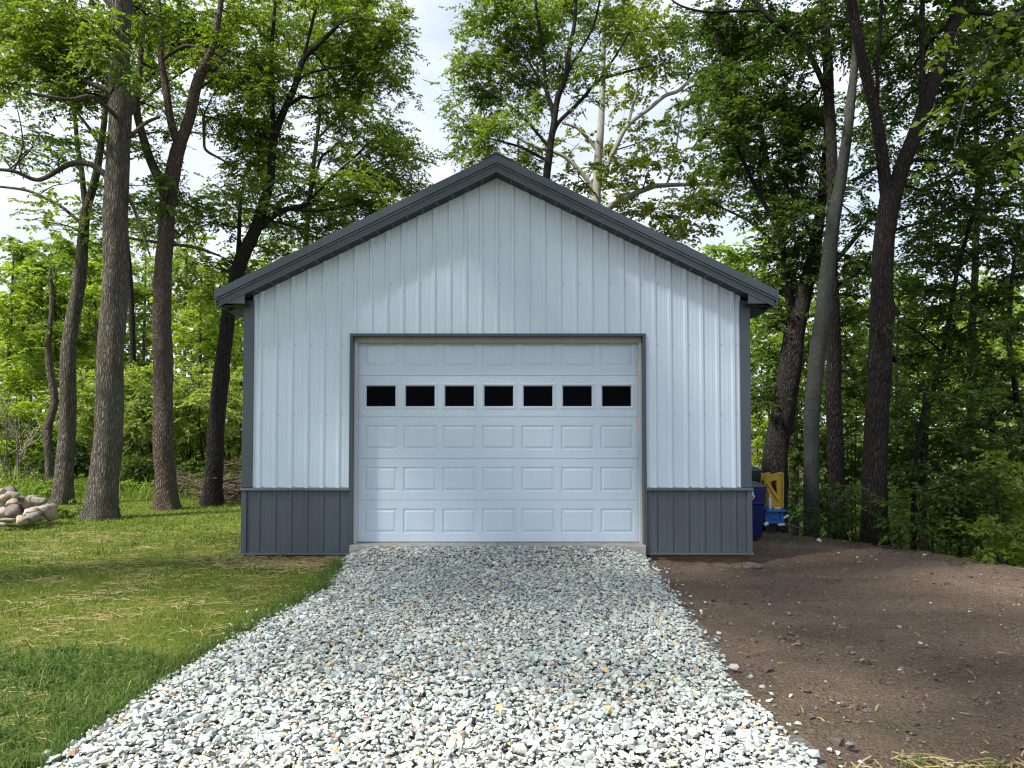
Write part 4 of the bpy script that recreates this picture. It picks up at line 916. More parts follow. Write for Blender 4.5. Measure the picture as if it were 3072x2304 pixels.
t.limb([(1292, 410, 6), (1303, 380, 5.5), (1326, 325, 5.5), (1356, 272, 5), (1406, 232, 4.5), (1436, 207, 4.2), (1468, 194, 4), (1506, 158, 3.4), (1540, 140, 2.4)])
t.limb([(1354, 275, 4), (1366, 235, 3.2), (1379, 180, 2.2)]); t.limb([(1293, 330, 5), (1281, 312, 4.5), (1262, 290, 4), (1245, 275, 3.5), (1215, 266, 2.5)])
t.limb([(1288, 420, 6), (1271, 392, 5), (1231, 347, 4.5), (1196, 328, 4), (1156, 317, 3.5), (1100, 288, 2.5)])
t.limb([(1288, 470, 8), (1321, 445, 7), (1356, 425, 6.5), (1406, 404, 6), (1431, 400, 5), (1506, 398, 4), (1571, 396, 3), (1625, 407, 2)])
t.limb([(1440, 400, 2.6), (1455, 350, 2.4), (1470, 260, 2), (1480, 210, 1.6)]); t.limb([(1466, 520, 3), (1468, 470, 3), (1490, 430, 2.6), (1530, 370, 2)])
t.clumps([(1345, 40, 55, 40, .5), (1410, 60, 60, 50, .6), (1440, 130, 55, 45, .6), (1370, 140, 45, 40, .4), (1330, 230, 40, 40, .35), (1420, 190, 45, 34, .35), (1400, 300, 50, 40, .4), (1450, 290, 45, 45, .45), (1500, 220, 45, 40, .5), (1340, 360, 45, 34, .5), (1400, 360, 50, 40, .5), (1290, 350, 35, 40, .4), (1240, 320, 35, 40, .35),
          (1470, 350, 50, 40, .5), (1330, 410, 50, 28, .8), (1400, 450, 60, 26, .7), (1460, 450, 50, 36, .6), (1440, 500, 46, 30, .95), (1500, 480, 40, 40, .5), (1530, 400, 50, 40, .4), (1490, 420, 50, 30, .4), (1560, 440, 40, 24, .35), (1250, 380, 45, 24, .6)], lai=2.7, ll=0.15, lw=0.11, L=0.5, dj=2)
t.done()

# --- the shaded wood on the right
t = Tree('wood_tree', 'furrowed dark trunk with a wide two-stemmed fork at the dirt edge', 13.35, 'bark_dark', 'leaf_shaded', GR, seed=41)
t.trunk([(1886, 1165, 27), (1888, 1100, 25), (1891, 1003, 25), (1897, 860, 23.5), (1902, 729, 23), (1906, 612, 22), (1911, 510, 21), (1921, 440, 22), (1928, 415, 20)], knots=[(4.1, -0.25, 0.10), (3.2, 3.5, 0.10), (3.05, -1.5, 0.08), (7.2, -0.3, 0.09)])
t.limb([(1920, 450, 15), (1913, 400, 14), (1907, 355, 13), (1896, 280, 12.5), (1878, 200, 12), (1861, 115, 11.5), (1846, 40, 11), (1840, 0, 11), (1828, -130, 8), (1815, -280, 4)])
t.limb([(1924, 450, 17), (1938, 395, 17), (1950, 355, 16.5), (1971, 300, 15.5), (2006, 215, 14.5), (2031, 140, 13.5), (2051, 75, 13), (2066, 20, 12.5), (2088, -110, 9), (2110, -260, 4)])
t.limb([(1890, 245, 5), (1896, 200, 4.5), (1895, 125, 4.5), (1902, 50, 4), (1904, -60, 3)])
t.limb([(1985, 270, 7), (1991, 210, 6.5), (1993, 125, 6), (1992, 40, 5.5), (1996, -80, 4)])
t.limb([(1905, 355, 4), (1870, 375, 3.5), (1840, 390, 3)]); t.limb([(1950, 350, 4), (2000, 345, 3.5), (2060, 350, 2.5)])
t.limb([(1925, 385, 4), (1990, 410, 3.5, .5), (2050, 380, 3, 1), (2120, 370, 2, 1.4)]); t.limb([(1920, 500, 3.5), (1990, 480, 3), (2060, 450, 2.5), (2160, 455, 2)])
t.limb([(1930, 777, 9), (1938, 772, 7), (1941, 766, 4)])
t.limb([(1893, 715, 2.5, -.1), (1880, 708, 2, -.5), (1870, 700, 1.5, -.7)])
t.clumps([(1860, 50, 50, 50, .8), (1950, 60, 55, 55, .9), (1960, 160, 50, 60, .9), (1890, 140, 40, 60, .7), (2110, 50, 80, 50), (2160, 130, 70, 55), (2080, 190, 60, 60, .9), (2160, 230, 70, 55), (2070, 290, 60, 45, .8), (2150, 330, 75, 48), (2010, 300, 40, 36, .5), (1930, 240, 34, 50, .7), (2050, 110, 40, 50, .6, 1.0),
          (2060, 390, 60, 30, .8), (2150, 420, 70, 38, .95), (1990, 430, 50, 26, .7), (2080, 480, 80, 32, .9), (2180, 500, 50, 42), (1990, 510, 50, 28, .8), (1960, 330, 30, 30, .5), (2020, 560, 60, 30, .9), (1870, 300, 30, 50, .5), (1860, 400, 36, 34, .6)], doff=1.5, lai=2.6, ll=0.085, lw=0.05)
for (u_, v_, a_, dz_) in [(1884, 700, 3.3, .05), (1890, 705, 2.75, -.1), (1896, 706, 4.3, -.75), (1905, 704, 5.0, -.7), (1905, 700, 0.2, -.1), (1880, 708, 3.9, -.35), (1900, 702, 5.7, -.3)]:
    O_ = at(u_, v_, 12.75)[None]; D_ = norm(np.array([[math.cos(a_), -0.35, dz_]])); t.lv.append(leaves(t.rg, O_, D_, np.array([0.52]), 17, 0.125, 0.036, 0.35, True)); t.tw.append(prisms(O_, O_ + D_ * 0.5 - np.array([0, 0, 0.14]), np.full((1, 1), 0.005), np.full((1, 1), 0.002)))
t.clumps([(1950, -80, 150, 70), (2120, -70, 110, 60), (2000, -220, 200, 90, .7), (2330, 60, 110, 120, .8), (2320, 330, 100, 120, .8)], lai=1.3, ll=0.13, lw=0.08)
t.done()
t = Tree('wood_tree', 'smooth pale grey trunk leaning right beside the forked dark trunk', 15.2, 'bark_smooth', 'leaf_shaded', GR, seed=42)
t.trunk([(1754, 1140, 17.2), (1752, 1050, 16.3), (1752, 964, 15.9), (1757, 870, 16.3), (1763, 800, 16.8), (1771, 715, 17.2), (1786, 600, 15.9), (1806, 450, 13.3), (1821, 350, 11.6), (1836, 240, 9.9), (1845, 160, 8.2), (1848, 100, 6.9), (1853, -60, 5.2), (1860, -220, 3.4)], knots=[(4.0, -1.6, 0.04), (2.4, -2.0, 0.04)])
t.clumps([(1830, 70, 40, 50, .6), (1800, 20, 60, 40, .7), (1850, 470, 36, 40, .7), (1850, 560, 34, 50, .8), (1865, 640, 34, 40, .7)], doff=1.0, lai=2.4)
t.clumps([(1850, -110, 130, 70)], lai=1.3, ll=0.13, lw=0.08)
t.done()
t = Tree('wood_tree', 'straight dark trunk standing behind the smooth grey leaning trunk', 16.7, 'bark_dark', 'leaf_shaded', GR, seed=43)
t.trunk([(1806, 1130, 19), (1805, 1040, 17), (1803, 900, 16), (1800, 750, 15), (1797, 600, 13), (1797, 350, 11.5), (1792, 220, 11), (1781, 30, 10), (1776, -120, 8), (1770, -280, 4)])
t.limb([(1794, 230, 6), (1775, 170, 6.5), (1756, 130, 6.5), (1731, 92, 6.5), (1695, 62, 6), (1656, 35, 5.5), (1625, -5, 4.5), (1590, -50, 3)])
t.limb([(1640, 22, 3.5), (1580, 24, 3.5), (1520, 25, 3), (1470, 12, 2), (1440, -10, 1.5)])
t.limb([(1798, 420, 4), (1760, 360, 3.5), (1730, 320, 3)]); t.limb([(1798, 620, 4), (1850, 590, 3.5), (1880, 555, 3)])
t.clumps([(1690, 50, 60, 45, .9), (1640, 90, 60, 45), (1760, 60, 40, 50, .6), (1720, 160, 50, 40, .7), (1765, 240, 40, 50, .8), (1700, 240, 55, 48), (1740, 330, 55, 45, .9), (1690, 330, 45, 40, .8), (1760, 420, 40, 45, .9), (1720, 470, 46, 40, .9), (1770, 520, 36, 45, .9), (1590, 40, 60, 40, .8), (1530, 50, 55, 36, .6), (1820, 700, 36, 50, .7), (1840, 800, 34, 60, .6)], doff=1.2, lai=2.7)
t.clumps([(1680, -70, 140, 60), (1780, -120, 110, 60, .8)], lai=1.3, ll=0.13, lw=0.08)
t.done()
t = Tree('wood_tree', 'thick black trunk leaning right behind the yellow toy', 17.6, 'bark_dark', 'leaf_shaded', GR, seed=44)
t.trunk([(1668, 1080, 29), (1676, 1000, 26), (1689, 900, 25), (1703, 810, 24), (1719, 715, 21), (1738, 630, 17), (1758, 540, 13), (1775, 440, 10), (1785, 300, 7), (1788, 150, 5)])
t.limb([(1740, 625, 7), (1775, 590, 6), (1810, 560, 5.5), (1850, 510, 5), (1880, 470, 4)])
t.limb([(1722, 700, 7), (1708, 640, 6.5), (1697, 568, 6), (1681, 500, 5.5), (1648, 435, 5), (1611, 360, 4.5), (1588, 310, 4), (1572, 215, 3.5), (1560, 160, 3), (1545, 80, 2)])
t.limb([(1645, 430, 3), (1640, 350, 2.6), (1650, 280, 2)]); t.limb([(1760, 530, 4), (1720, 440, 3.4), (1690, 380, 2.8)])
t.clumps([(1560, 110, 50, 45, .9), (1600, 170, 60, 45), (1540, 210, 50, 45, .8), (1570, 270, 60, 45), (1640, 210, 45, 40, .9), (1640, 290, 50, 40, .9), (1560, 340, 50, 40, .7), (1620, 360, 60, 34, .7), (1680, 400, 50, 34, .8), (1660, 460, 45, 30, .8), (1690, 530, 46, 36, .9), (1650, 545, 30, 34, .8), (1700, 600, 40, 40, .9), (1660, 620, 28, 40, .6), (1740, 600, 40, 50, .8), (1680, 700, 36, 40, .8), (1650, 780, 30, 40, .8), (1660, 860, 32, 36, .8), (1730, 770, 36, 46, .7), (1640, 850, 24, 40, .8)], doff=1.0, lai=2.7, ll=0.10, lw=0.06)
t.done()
t = Tree('wood_tree', 'slender dark tree deep in the wood beyond the right roof slope', 22.5, 'bark_dark', 'leaf_shaded', GR, seed=45)
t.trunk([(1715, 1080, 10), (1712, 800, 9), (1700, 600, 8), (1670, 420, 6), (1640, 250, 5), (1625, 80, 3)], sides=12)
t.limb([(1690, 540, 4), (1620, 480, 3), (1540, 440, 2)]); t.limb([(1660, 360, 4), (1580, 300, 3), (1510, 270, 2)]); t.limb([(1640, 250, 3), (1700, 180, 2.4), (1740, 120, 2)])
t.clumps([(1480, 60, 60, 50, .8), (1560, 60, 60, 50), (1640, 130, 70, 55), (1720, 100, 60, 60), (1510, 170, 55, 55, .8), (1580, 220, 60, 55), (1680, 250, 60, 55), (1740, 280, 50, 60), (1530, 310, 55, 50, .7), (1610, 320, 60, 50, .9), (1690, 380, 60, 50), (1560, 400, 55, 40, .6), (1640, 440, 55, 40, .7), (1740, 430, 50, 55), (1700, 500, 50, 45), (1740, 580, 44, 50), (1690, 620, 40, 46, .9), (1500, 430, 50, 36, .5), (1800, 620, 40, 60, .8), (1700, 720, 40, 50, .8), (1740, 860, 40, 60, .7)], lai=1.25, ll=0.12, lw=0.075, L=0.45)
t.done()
t = Tree('wood_tree', 'slender dark tree deep in the wood right of the forked trunk', 20.5, 'bark_dark', 'leaf_shaded', GR, seed=46)
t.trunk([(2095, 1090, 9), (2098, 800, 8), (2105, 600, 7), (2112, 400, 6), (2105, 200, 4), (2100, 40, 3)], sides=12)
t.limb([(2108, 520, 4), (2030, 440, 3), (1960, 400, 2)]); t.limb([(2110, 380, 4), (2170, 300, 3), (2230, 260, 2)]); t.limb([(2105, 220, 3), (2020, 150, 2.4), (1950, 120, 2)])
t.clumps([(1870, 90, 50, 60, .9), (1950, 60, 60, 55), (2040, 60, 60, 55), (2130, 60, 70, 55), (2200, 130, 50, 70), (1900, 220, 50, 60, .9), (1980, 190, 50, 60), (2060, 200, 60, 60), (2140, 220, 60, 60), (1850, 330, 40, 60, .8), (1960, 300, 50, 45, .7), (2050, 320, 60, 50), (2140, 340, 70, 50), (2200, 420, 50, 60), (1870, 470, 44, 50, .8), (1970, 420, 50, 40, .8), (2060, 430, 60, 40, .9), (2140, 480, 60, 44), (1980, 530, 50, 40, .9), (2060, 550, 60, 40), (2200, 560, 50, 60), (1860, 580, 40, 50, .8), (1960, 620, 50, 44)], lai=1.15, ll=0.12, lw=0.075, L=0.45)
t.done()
def sapling(pts, clumps, label, d, seed, limbs=(), leaf='leaf_shaded', bark='bark_dark', lai=1.8, ll=0.10, lw=0.058, group='saplings under the right-hand trees', name='sapling', cat='sapling', **kw):
    t = Tree(name, label, d, bark, leaf, group, cat, seed); t.trunk(pts, sides=10)
    for l_ in limbs: t.limb(l_)
    t.clumps(clumps, lai=lai, ll=ll, lw=lw, **kw); t.done(); return t
sapling([(1990, 1130, 8), (1994, 1040, 7), (1998, 964, 6.5), (2004, 886, 6), (2022, 820, 5.5), (2041, 740, 5), (2071, 575, 4.5), (2111, 435, 4), (2140, 330, 2.5)],
        [(2000, 620, 60, 34), (2080, 640, 70, 40), (2160, 620, 60, 44), (1970, 690, 50, 36), (2050, 710, 60, 36), (2140, 710, 70, 38), (2110, 560, 70, 34, .9), (1990, 770, 60, 34), (2080, 780, 70, 34, .9), (2180, 560, 40, 50)],
        'tall thin dark sapling right of the forked trunk, leaning right', 15.0, 51, [[(2041, 740, 3), (2100, 700, 2.5), (2170, 690, 1.5)], [(2035, 760, 3), (1985, 720, 2), (1950, 700, 1.5)]], lai=2.0)
sapling([(1972, 1130, 6), (1973, 1080, 5.5), (1978, 1000, 5), (1984, 940, 4.5), (1992, 900, 4), (2000, 840, 3)],
        [(1990, 850, 60, 34), (2060, 860, 60, 30), (1965, 920, 44, 32), (2040, 930, 60, 30, .9)], 'short crooked sapling just right of the forked trunk', 13.9, 52, [[(1978, 1000, 2.5), (2010, 1000, 2), (2040, 1020, 1.2)]], lai=2.0)
sapling([(2230, 1180, 8), (2215, 1000, 7), (2195, 850, 6), (2180, 720, 5), (2190, 560, 3)],
        [(2150, 780, 70, 36), (2190, 860, 50, 40), (2120, 850, 60, 32), (2170, 940, 60, 36), (2100, 920, 60, 32), (2200, 700, 40, 40)], 'leafy sapling at the far right photo edge', 14.4, 53, lai=2.0)
GU = 'leafy shrubs under the right-hand trees'
def shrub(c, label, d, seed, clumps, leaf, group, lai=1.9, ll=0.09, lw=0.055, nst=7, cat='shrub', name='shrub', **kw):
    """c = (u, v) foot of the shrub"""
    t = Tree(name, label, d, 'twig', leaf, group, cat, seed); p0 = at(c[0], c[1], d); t.root(p0); p0[2] = t.base[2] - 0.05
    for q in clumps[:nst + 4]:
        tip = at(q[0], q[1], d + t.rg.uniform(-0.4, 0.4)); m = (p0 + tip) / 2 + t.rg.normal(0, 0.12, 3) + np.array([0, 0, 0.15]); st = p0 + t.rg.normal(0, 0.08, 3) * np.array([1, 1, 0])
        r_ = 0.016 * px(d) / px(14); t.limb_w([st, m, tip], [r_, r_ * 0.8, r_ * 0.4], 'stem', 5, 4)
    t.clumps(clumps, lai=lai, ll=ll, lw=lw, dj=0.5, **kw); t.done(); return t
US = [((1965, 1165), 'low dark shrub at the foot of the forked trunk', 12.9, [(1945, 1110, 36, 28), (1985, 1090, 40, 30), (2000, 1135, 46, 30), (1940, 1150, 28, 18)]),
      ((2060, 1190), 'dark shrub on the bank between the sapling and the photo edge', 12.6, [(2040, 1030, 50, 30), (2095, 1040, 55, 34), (2060, 1095, 60, 34), (2110, 1120, 50, 34), (2050, 1150, 50, 28)]),
      ((2170, 1210), 'bright shrub at the bottom of the bank by the photo edge', 11.9, [(2160, 1000, 50, 36), (2200, 1060, 44, 40), (2150, 1090, 50, 34), (2190, 1150, 50, 40), (2130, 1170, 46, 30), (2200, 1200, 30, 24)]),
      ((1835, 1165), 'fern-like dark undergrowth left of the forked trunk', 14.3, [(1830, 1105, 30, 24), (1800, 1125, 26, 18), (1850, 1130, 28, 20), (1840, 1060, 28, 26, .7)]),
      ((2010, 1120), 'dark leafy shrub behind the low shrubs of the bank', 15.6, [(1990, 980, 60, 36), (2060, 970, 60, 34), (2120, 990, 60, 36), (1950, 1000, 36, 40), (1960, 1050, 40, 36), (2180, 980, 50, 40), (1930, 930, 30, 50, .8)]),
      ((1850, 1100), 'dark shrub behind the pale leaning trunk', 19.0, [(1850, 880, 40, 50), (1840, 960, 40, 50), (1860, 1030, 40, 40), (1730, 900, 30, 50, .8), (1720, 980, 30, 50, .8), (1780, 960, 36, 60, .7), (1780, 1060, 40, 44, .8), (1720, 1070, 30, 40)])]
for i, (c_, lb, d, cl) in enumerate(US): shrub(c_, lb, d, 60 + i, cl, 'leaf_shaded' if i != 2 else 'leaf_near', GU, lai=2.2, ll=0.105, lw=0.06)
shrub((1650, 1090), 'sunlit yellow-green shrub behind the bins', 21.0, 69, [(1640, 960, 30, 36), (1660, 1000, 30, 30), (1635, 1030, 26, 30), (1680, 980, 24, 36), (1640, 900, 30, 36)], 'leaf_yellow', GU, lai=2.0, ll=0.12, lw=0.07)

# --- background on the left: shrubs, mid trees
GS = 'honeysuckle shrubs along the back of the lawn'
LS = [((40, 1045), 'bright green shrub at the left photo edge behind the rock pile', 24, [(20, 920, 55, 40), (70, 900, 45, 40), (30, 985, 60, 34), (85, 960, 40, 40), (60, 1020, 50, 24, .8)]),
      ((190, 1045), 'pale green shrub between the dark trunk and the thickest trunk', 26, [(175, 870, 36, 50), (215, 900, 34, 50), (190, 960, 40, 40), (170, 1010, 30, 30), (215, 1010, 30, 26)]),
      ((300, 1050), 'broad green shrub right of the thickest trunk', 25, [(285, 880, 40, 48), (320, 850, 34, 50), (300, 950, 46, 40), (275, 1010, 34, 28), (330, 930, 30, 48)]),
      ((400, 1045), 'pale honeysuckle shrub behind the brown knotted trunk', 26.5, [(390, 870, 40, 46), (430, 850, 34, 46), (400, 940, 44, 40), (440, 940, 36, 40), (385, 1000, 36, 30), (430, 1000, 30, 28)]),
      ((505, 1040), 'pale green shrub beside the garage wall behind the leaning trunk', 25.5, [(500, 860, 34, 50), (520, 920, 30, 44), (490, 960, 34, 40), (520, 1000, 26, 24), (480, 900, 24, 40)]),
      ((140, 1040), 'dark low shrub behind the crooked thin trunk', 23, [(120, 990, 40, 30), (150, 960, 36, 36), (95, 1010, 30, 22), (160, 1010, 34, 24)]),
      ((310, 1055), 'dark shaded thicket low behind the lawn', 22.5, [(290, 1000, 36, 26), (335, 1005, 36, 28), (265, 1015, 26, 20), (385, 1015, 26, 20)])]
LS += [((345, 1045), 'pale rounded shrub between the thickest trunk and the brown trunk', 23.5, [(330, 820, 30, 34), (300, 850, 34, 36), (340, 880, 34, 36), (310, 910, 36, 34)]),
       ((450, 1045), 'pale rounded shrub between the brown trunk and the leaning trunk', 23.5, [(430, 830, 36, 36), (405, 880, 30, 40), (445, 890, 34, 40), (425, 940, 36, 36)]),
       ((240, 1045), 'pale rounded shrub partly hidden by the thickest trunk', 24.0, [(180, 840, 30, 36), (205, 870, 30, 36), (290, 830, 26, 34), (185, 920, 30, 34)])]
for i, (c_, lb, d, cl) in enumerate(LS):
    shrub(c_, lb, d, 80 + i, cl, ['leaf_yellow', 'leaf_shrub', 'leaf_shrub', 'leaf_shrub', 'leaf_shrub', 'leaf_shaded', 'leaf_shaded', 'leaf_shrub', 'leaf_shrub', 'leaf_shrub'][i], GS, lai=3.2, ll=0.115, lw=0.07, L=0.4, p=3.5)
GM = 'sunlit trees beyond the lawn'
def mid_tree(pts, cl, label, d, seed, leaf='leaf_yellow', bark='bark_grey', lai=1.9, group=GM, ll=0.17, lw=0.11):
    t = Tree('background_tree', label, d, bark, leaf, group, 'tree', seed); t.trunk([(q[0], q[1], q[2] * 0.5) for q in pts], sides=10); t.clumps(cl, lai=lai, ll=ll, lw=lw, L=0.6, dj=1.5); t.done()
mid_tree([(15, 1030, 9), (18, 800, 8), (25, 650, 6), (30, 540, 3)], [(10, 640, 45, 40), (40, 690, 50, 36), (10, 730, 50, 36), (60, 760, 50, 34), (20, 800, 50, 40), (90, 820, 50, 40), (20, 870, 50, 30), (60, 590, 36, 28, .8)], 'bright yellow-green maple at the left photo edge', 30, 91)
mid_tree([(128, 1030, 10), (125, 850, 9), (120, 700, 7), (115, 560, 4)], [(70, 535, 60, 28, .7), (150, 520, 45, 28, .8), (110, 585, 90, 36), (200, 565, 40, 50, .9), (55, 630, 60, 45), (145, 650, 70, 45), (75, 705, 70, 45), (130, 740, 60, 40, .9), (100, 790, 60, 36)], 'full green maple behind the thin crooked trunk', 32, 99, 'leaf_near', ll=0.19, lw=0.13)
mid_tree([(215, 1030, 9), (212, 850, 8), (208, 700, 6), (205, 600, 3)], [(200, 640, 34, 50), (190, 730, 40, 44), (215, 800, 36, 44), (160, 790, 40, 40), (190, 860, 40, 30), (215, 560, 24, 40, .7)], 'yellow-green tree seen between the dark trunk and the thickest trunk', 31, 92)
mid_tree([(305, 1030, 8), (308, 850, 7), (312, 700, 6), (315, 560, 3)], [(300, 600, 34, 40), (320, 670, 36, 40), (295, 740, 36, 40), (320, 800, 34, 36), (290, 540, 30, 30, .6), (330, 560, 24, 36, .7)], 'grey-green tree seen between the two thickest lawn trunks', 34, 93, 'leaf_far')
mid_tree([(425, 1030, 9), (428, 850, 8), (432, 720, 6), (436, 600, 3)], [(420, 640, 44, 40), (460, 700, 44, 40), (405, 720, 36, 40), (440, 770, 50, 36), (490, 770, 40, 40), (400, 800, 36, 34), (480, 720, 40, 30), (520, 740, 26, 44), (510, 810, 30, 34)], 'bright green maple between the brown trunk and the leaning trunk', 28, 94)
mid_tree([(395, 1030, 10), (398, 800, 8), (402, 600, 6), (405, 500, 3)], [(400, 540, 44, 36, .8), (440, 570, 40, 34, .8), (380, 610, 40, 40), (430, 620, 40, 36), (470, 600, 34, 36, .8), (385, 680, 34, 36)], 'grey-green poplar crown far behind the brown knotted trunk', 42, 95, 'leaf_far', ll=0.24, lw=0.15)
mid_tree([(1600, 1030, 9), (1602, 800, 8), (1600, 650, 6), (1596, 560, 3)], [(1560, 540, 50, 30), (1610, 560, 50, 36), (1640, 620, 44, 46), (1590, 600, 50, 34), (1650, 690, 40, 40), (1630, 740, 36, 40), (1560, 580, 36, 24)], 'pale sunlit tree beyond the right end of the garage roof', 36, 96, 'leaf_yellow', ll=0.2, lw=0.13)
mid_tree([(2140, 1080, 9), (2138, 850, 8), (2130, 700, 6), (2125, 600, 3)], [(2120, 640, 70, 36, .9), (2190, 660, 50, 40), (2060, 670, 50, 36, .8), (2150, 740, 70, 40), (2080, 760, 50, 36), (2190, 800, 40, 44), (2120, 840, 60, 36), (2050, 830, 40, 36)], 'sunlit yellow-green tree glowing through the wood at the right', 27, 97, 'leaf_yellow', ll=0.16, lw=0.10)
mid_tree([(1935, 1080, 8), (1937, 850, 7), (1940, 720, 5), (1942, 640, 3)], [(1940, 700, 40, 40), (1960, 780, 40, 40), (1870, 760, 36, 50, .9), (1930, 860, 40, 40), (1860, 860, 36, 40), (1960, 620, 40, 36, .8), (1840, 660, 30, 40, .8)], 'green tree deep in the wood behind the forked trunk', 25, 98, 'leaf_near', ll=0.15, lw=0.09)
# --- canopy trees standing beside and behind the viewpoint; their crowns shade the drive, yard and garage
def canopy(name, label, extra, cl, trunk, seed, leaf='leaf_near', ll=0.16, lw=0.10):
    t = Tree(name, label, 8, 'bark_grey', leaf, 'shade trees around the viewpoint', 'tree', seed)
    P = [np.array(q[:3], float) for q in trunk]; t.limb_w(P, [q[3] for q in trunk], 'trunk', 16, 6, True)
    for (x, y, z, rx, ry, rz, cov) in cl:
        x, y = x - 2.6, y + 0.9; a = P[-1]; m = (a + np.array([x, y, z])) / 2 + np.array([0, 0, 0.5]); t.limb_w([P[-2], m, (x, y, z)], [0.10, 0.07, 0.03], 'limb', 7, 4)
        n = cov * math.pi * rx * ry / (ll * lw * 0.5 * 0.7) / 11
        t.clump_w((x, y, z), (rx, ry, rz), n, ll, lw, 11, 0.5)
    if extra: extra(t)
    t.done(); return t
canopy('shade_tree', 'tall tree left of the viewpoint whose crown shades the gravel drive', None,
       [(-8.2, -3.4, 10.2, 1.3, 1.2, 0.8, 0.85), (-6.2, -3.5, 10.4, 1.4, 1.3, 0.8, 1.40), (-4.2, -3.2, 10.6, 1.4, 1.4, 0.9, 1.55), (-2.2, -3.3, 10.8, 1.4, 1.4, 0.9, 1.55), (-0.2, -3.0, 11.0, 1.4, 1.4, 0.9, 1.55),
        (-7.6, -5.5, 10.0, 1.3, 1.2, 0.8, 1.08), (-5.6, -5.4, 10.3, 1.5, 1.4, 0.9, 1.55), (-3.5, -5.3, 10.5, 1.5, 1.4, 0.9, 1.71), (-1.4, -5.2, 10.8, 1.5, 1.4, 0.9, 1.71),
        (0.7, -4.5, 10.9, 1.5, 1.3, 0.9, 1.7), (-5.8, -7.6, 9.9, 1.4, 1.3, 0.9, 1.40), (-3.9, -7.4, 10.2, 1.5, 1.4, 0.9, 1.71), (-1.9, -7.4, 10.5, 1.5, 1.4, 0.9, 1.71), (-5.2, -9.3, 9.7, 1.2, 1.0, 0.8, 1.08), (-3.0, -9.4, 10.0, 1.4, 1.1, 0.8, 1.40), (-0.8, -9.2, 10.4, 1.4, 1.2, 0.9, 1.55)],
       [(-13.8, -4.6, 0, 0.34), (-13.6, -4.6, 3, 0.28), (-12.8, -4.8, 6.5, 0.23), (-11.2, -5.0, 8.8, 0.18)], 131)
canopy('shade_tree', 'tall tree behind the viewpoint whose crown shades the dirt yard', None,
       [(1.2, -9.2, 10.5, 2.2, 2.0, 1.0, 1.0), (3.6, -9.6, 10.8, 2.2, 2.2, 1.0, 1.0), (1.2, -6.0, 11.8, 2.0, 1.6, 1.0, 1.0), (3.2, -6.4, 12.0, 2.0, 2.0, 1.0, 1.0), (0.0, -12.2, 10.5, 1.8, 1.5, 0.9, 0.9), (2.6, -12.6, 10.8, 2.2, 1.6, 1.0, 1.0), (5.6, -7.2, 12.4, 2.0, 2.2, 1.0, 1.0)],
       [(6.0, -15.5, 0, 0.36), (5.7, -15, 3.5, 0.30), (5.0, -13.6, 6.8, 0.24), (3.8, -11.6, 9.0, 0.18)], 132)
def droop_branch(t):
    t.d = 6.4
    pts = [at(2330, 40, 6.6), at(2240, 20, 6.4), at(2160, 60, 6.3), at(2100, 180, 6.2), at(2075, 260, 6.2), at(2060, 320, 6.2)]
    t.limb_w([np.array((8.6, -5.2, 7.6))] + pts, [0.05, 0.03, 0.022, 0.016, 0.010, 0.007, 0.004], 'limb', 7, 5)
    t.limb_w([pts[2], at(2120, 90, 6.2), at(2060, 70, 6.1), at(2010, 80, 6.1)], [0.012, 0.009, 0.006, 0.003], 'limb', 6, 4)
    for (u, v, n, sp_) in [(2010, 75, 2, 10), (2050, 65, 2, 12), (2110, 70, 3, 20), (2160, 90, 4, 30), (2130, 170, 3, 26), (2090, 230, 3, 22), (2070, 310, 2, 18), (2190, 160, 4, 34), (2180, 260, 3, 30), (2200, 330, 3, 30), (2195, 60, 4, 30)]:
        c_ = at(u, v, 6.2); t.clump_w(c_, (sp_ * px(6.2), 0.12, sp_ * px(6.2)), n, 0.085, 0.06, 7, 0.2, branch=False, sub=3, droop=0.5)
canopy('shade_tree', 'tree at the right photo edge with big drooping leaves at the top', droop_branch,
       [(1.2, -1.2, 12.4, 1.7, 1.5, 1.0, 1.3), (3.4, -0.8, 12.9, 1.8, 1.6, 1.0, 1.3), (2.2, -3.0, 12.2, 1.7, 1.5, 1.0, 1.3), (4.2, -3.2, 12.6, 1.7, 1.6, 1.0, 1.3), (5.6, -3.4, 13.0, 2.2, 2.2, 1.1, 1.2), (8.2, -4.2, 12.0, 2.2, 2.4, 1.2, 1.0), (8.0, -7.4, 10.6, 2.0, 2.2, 1.1, 1.0), (5.8, -0.6, 13.6, 2.0, 1.8, 1.1, 0.9), (9.8, -1.6, 12.0, 2.0, 2.0, 1.2, 0.9)],
       [(9.4, -6.2, 0, 0.33), (9.3, -6.1, 3, 0.27), (9.0, -5.6, 6.5, 0.22), (8.2, -4.8, 9.0, 0.17)], 133)

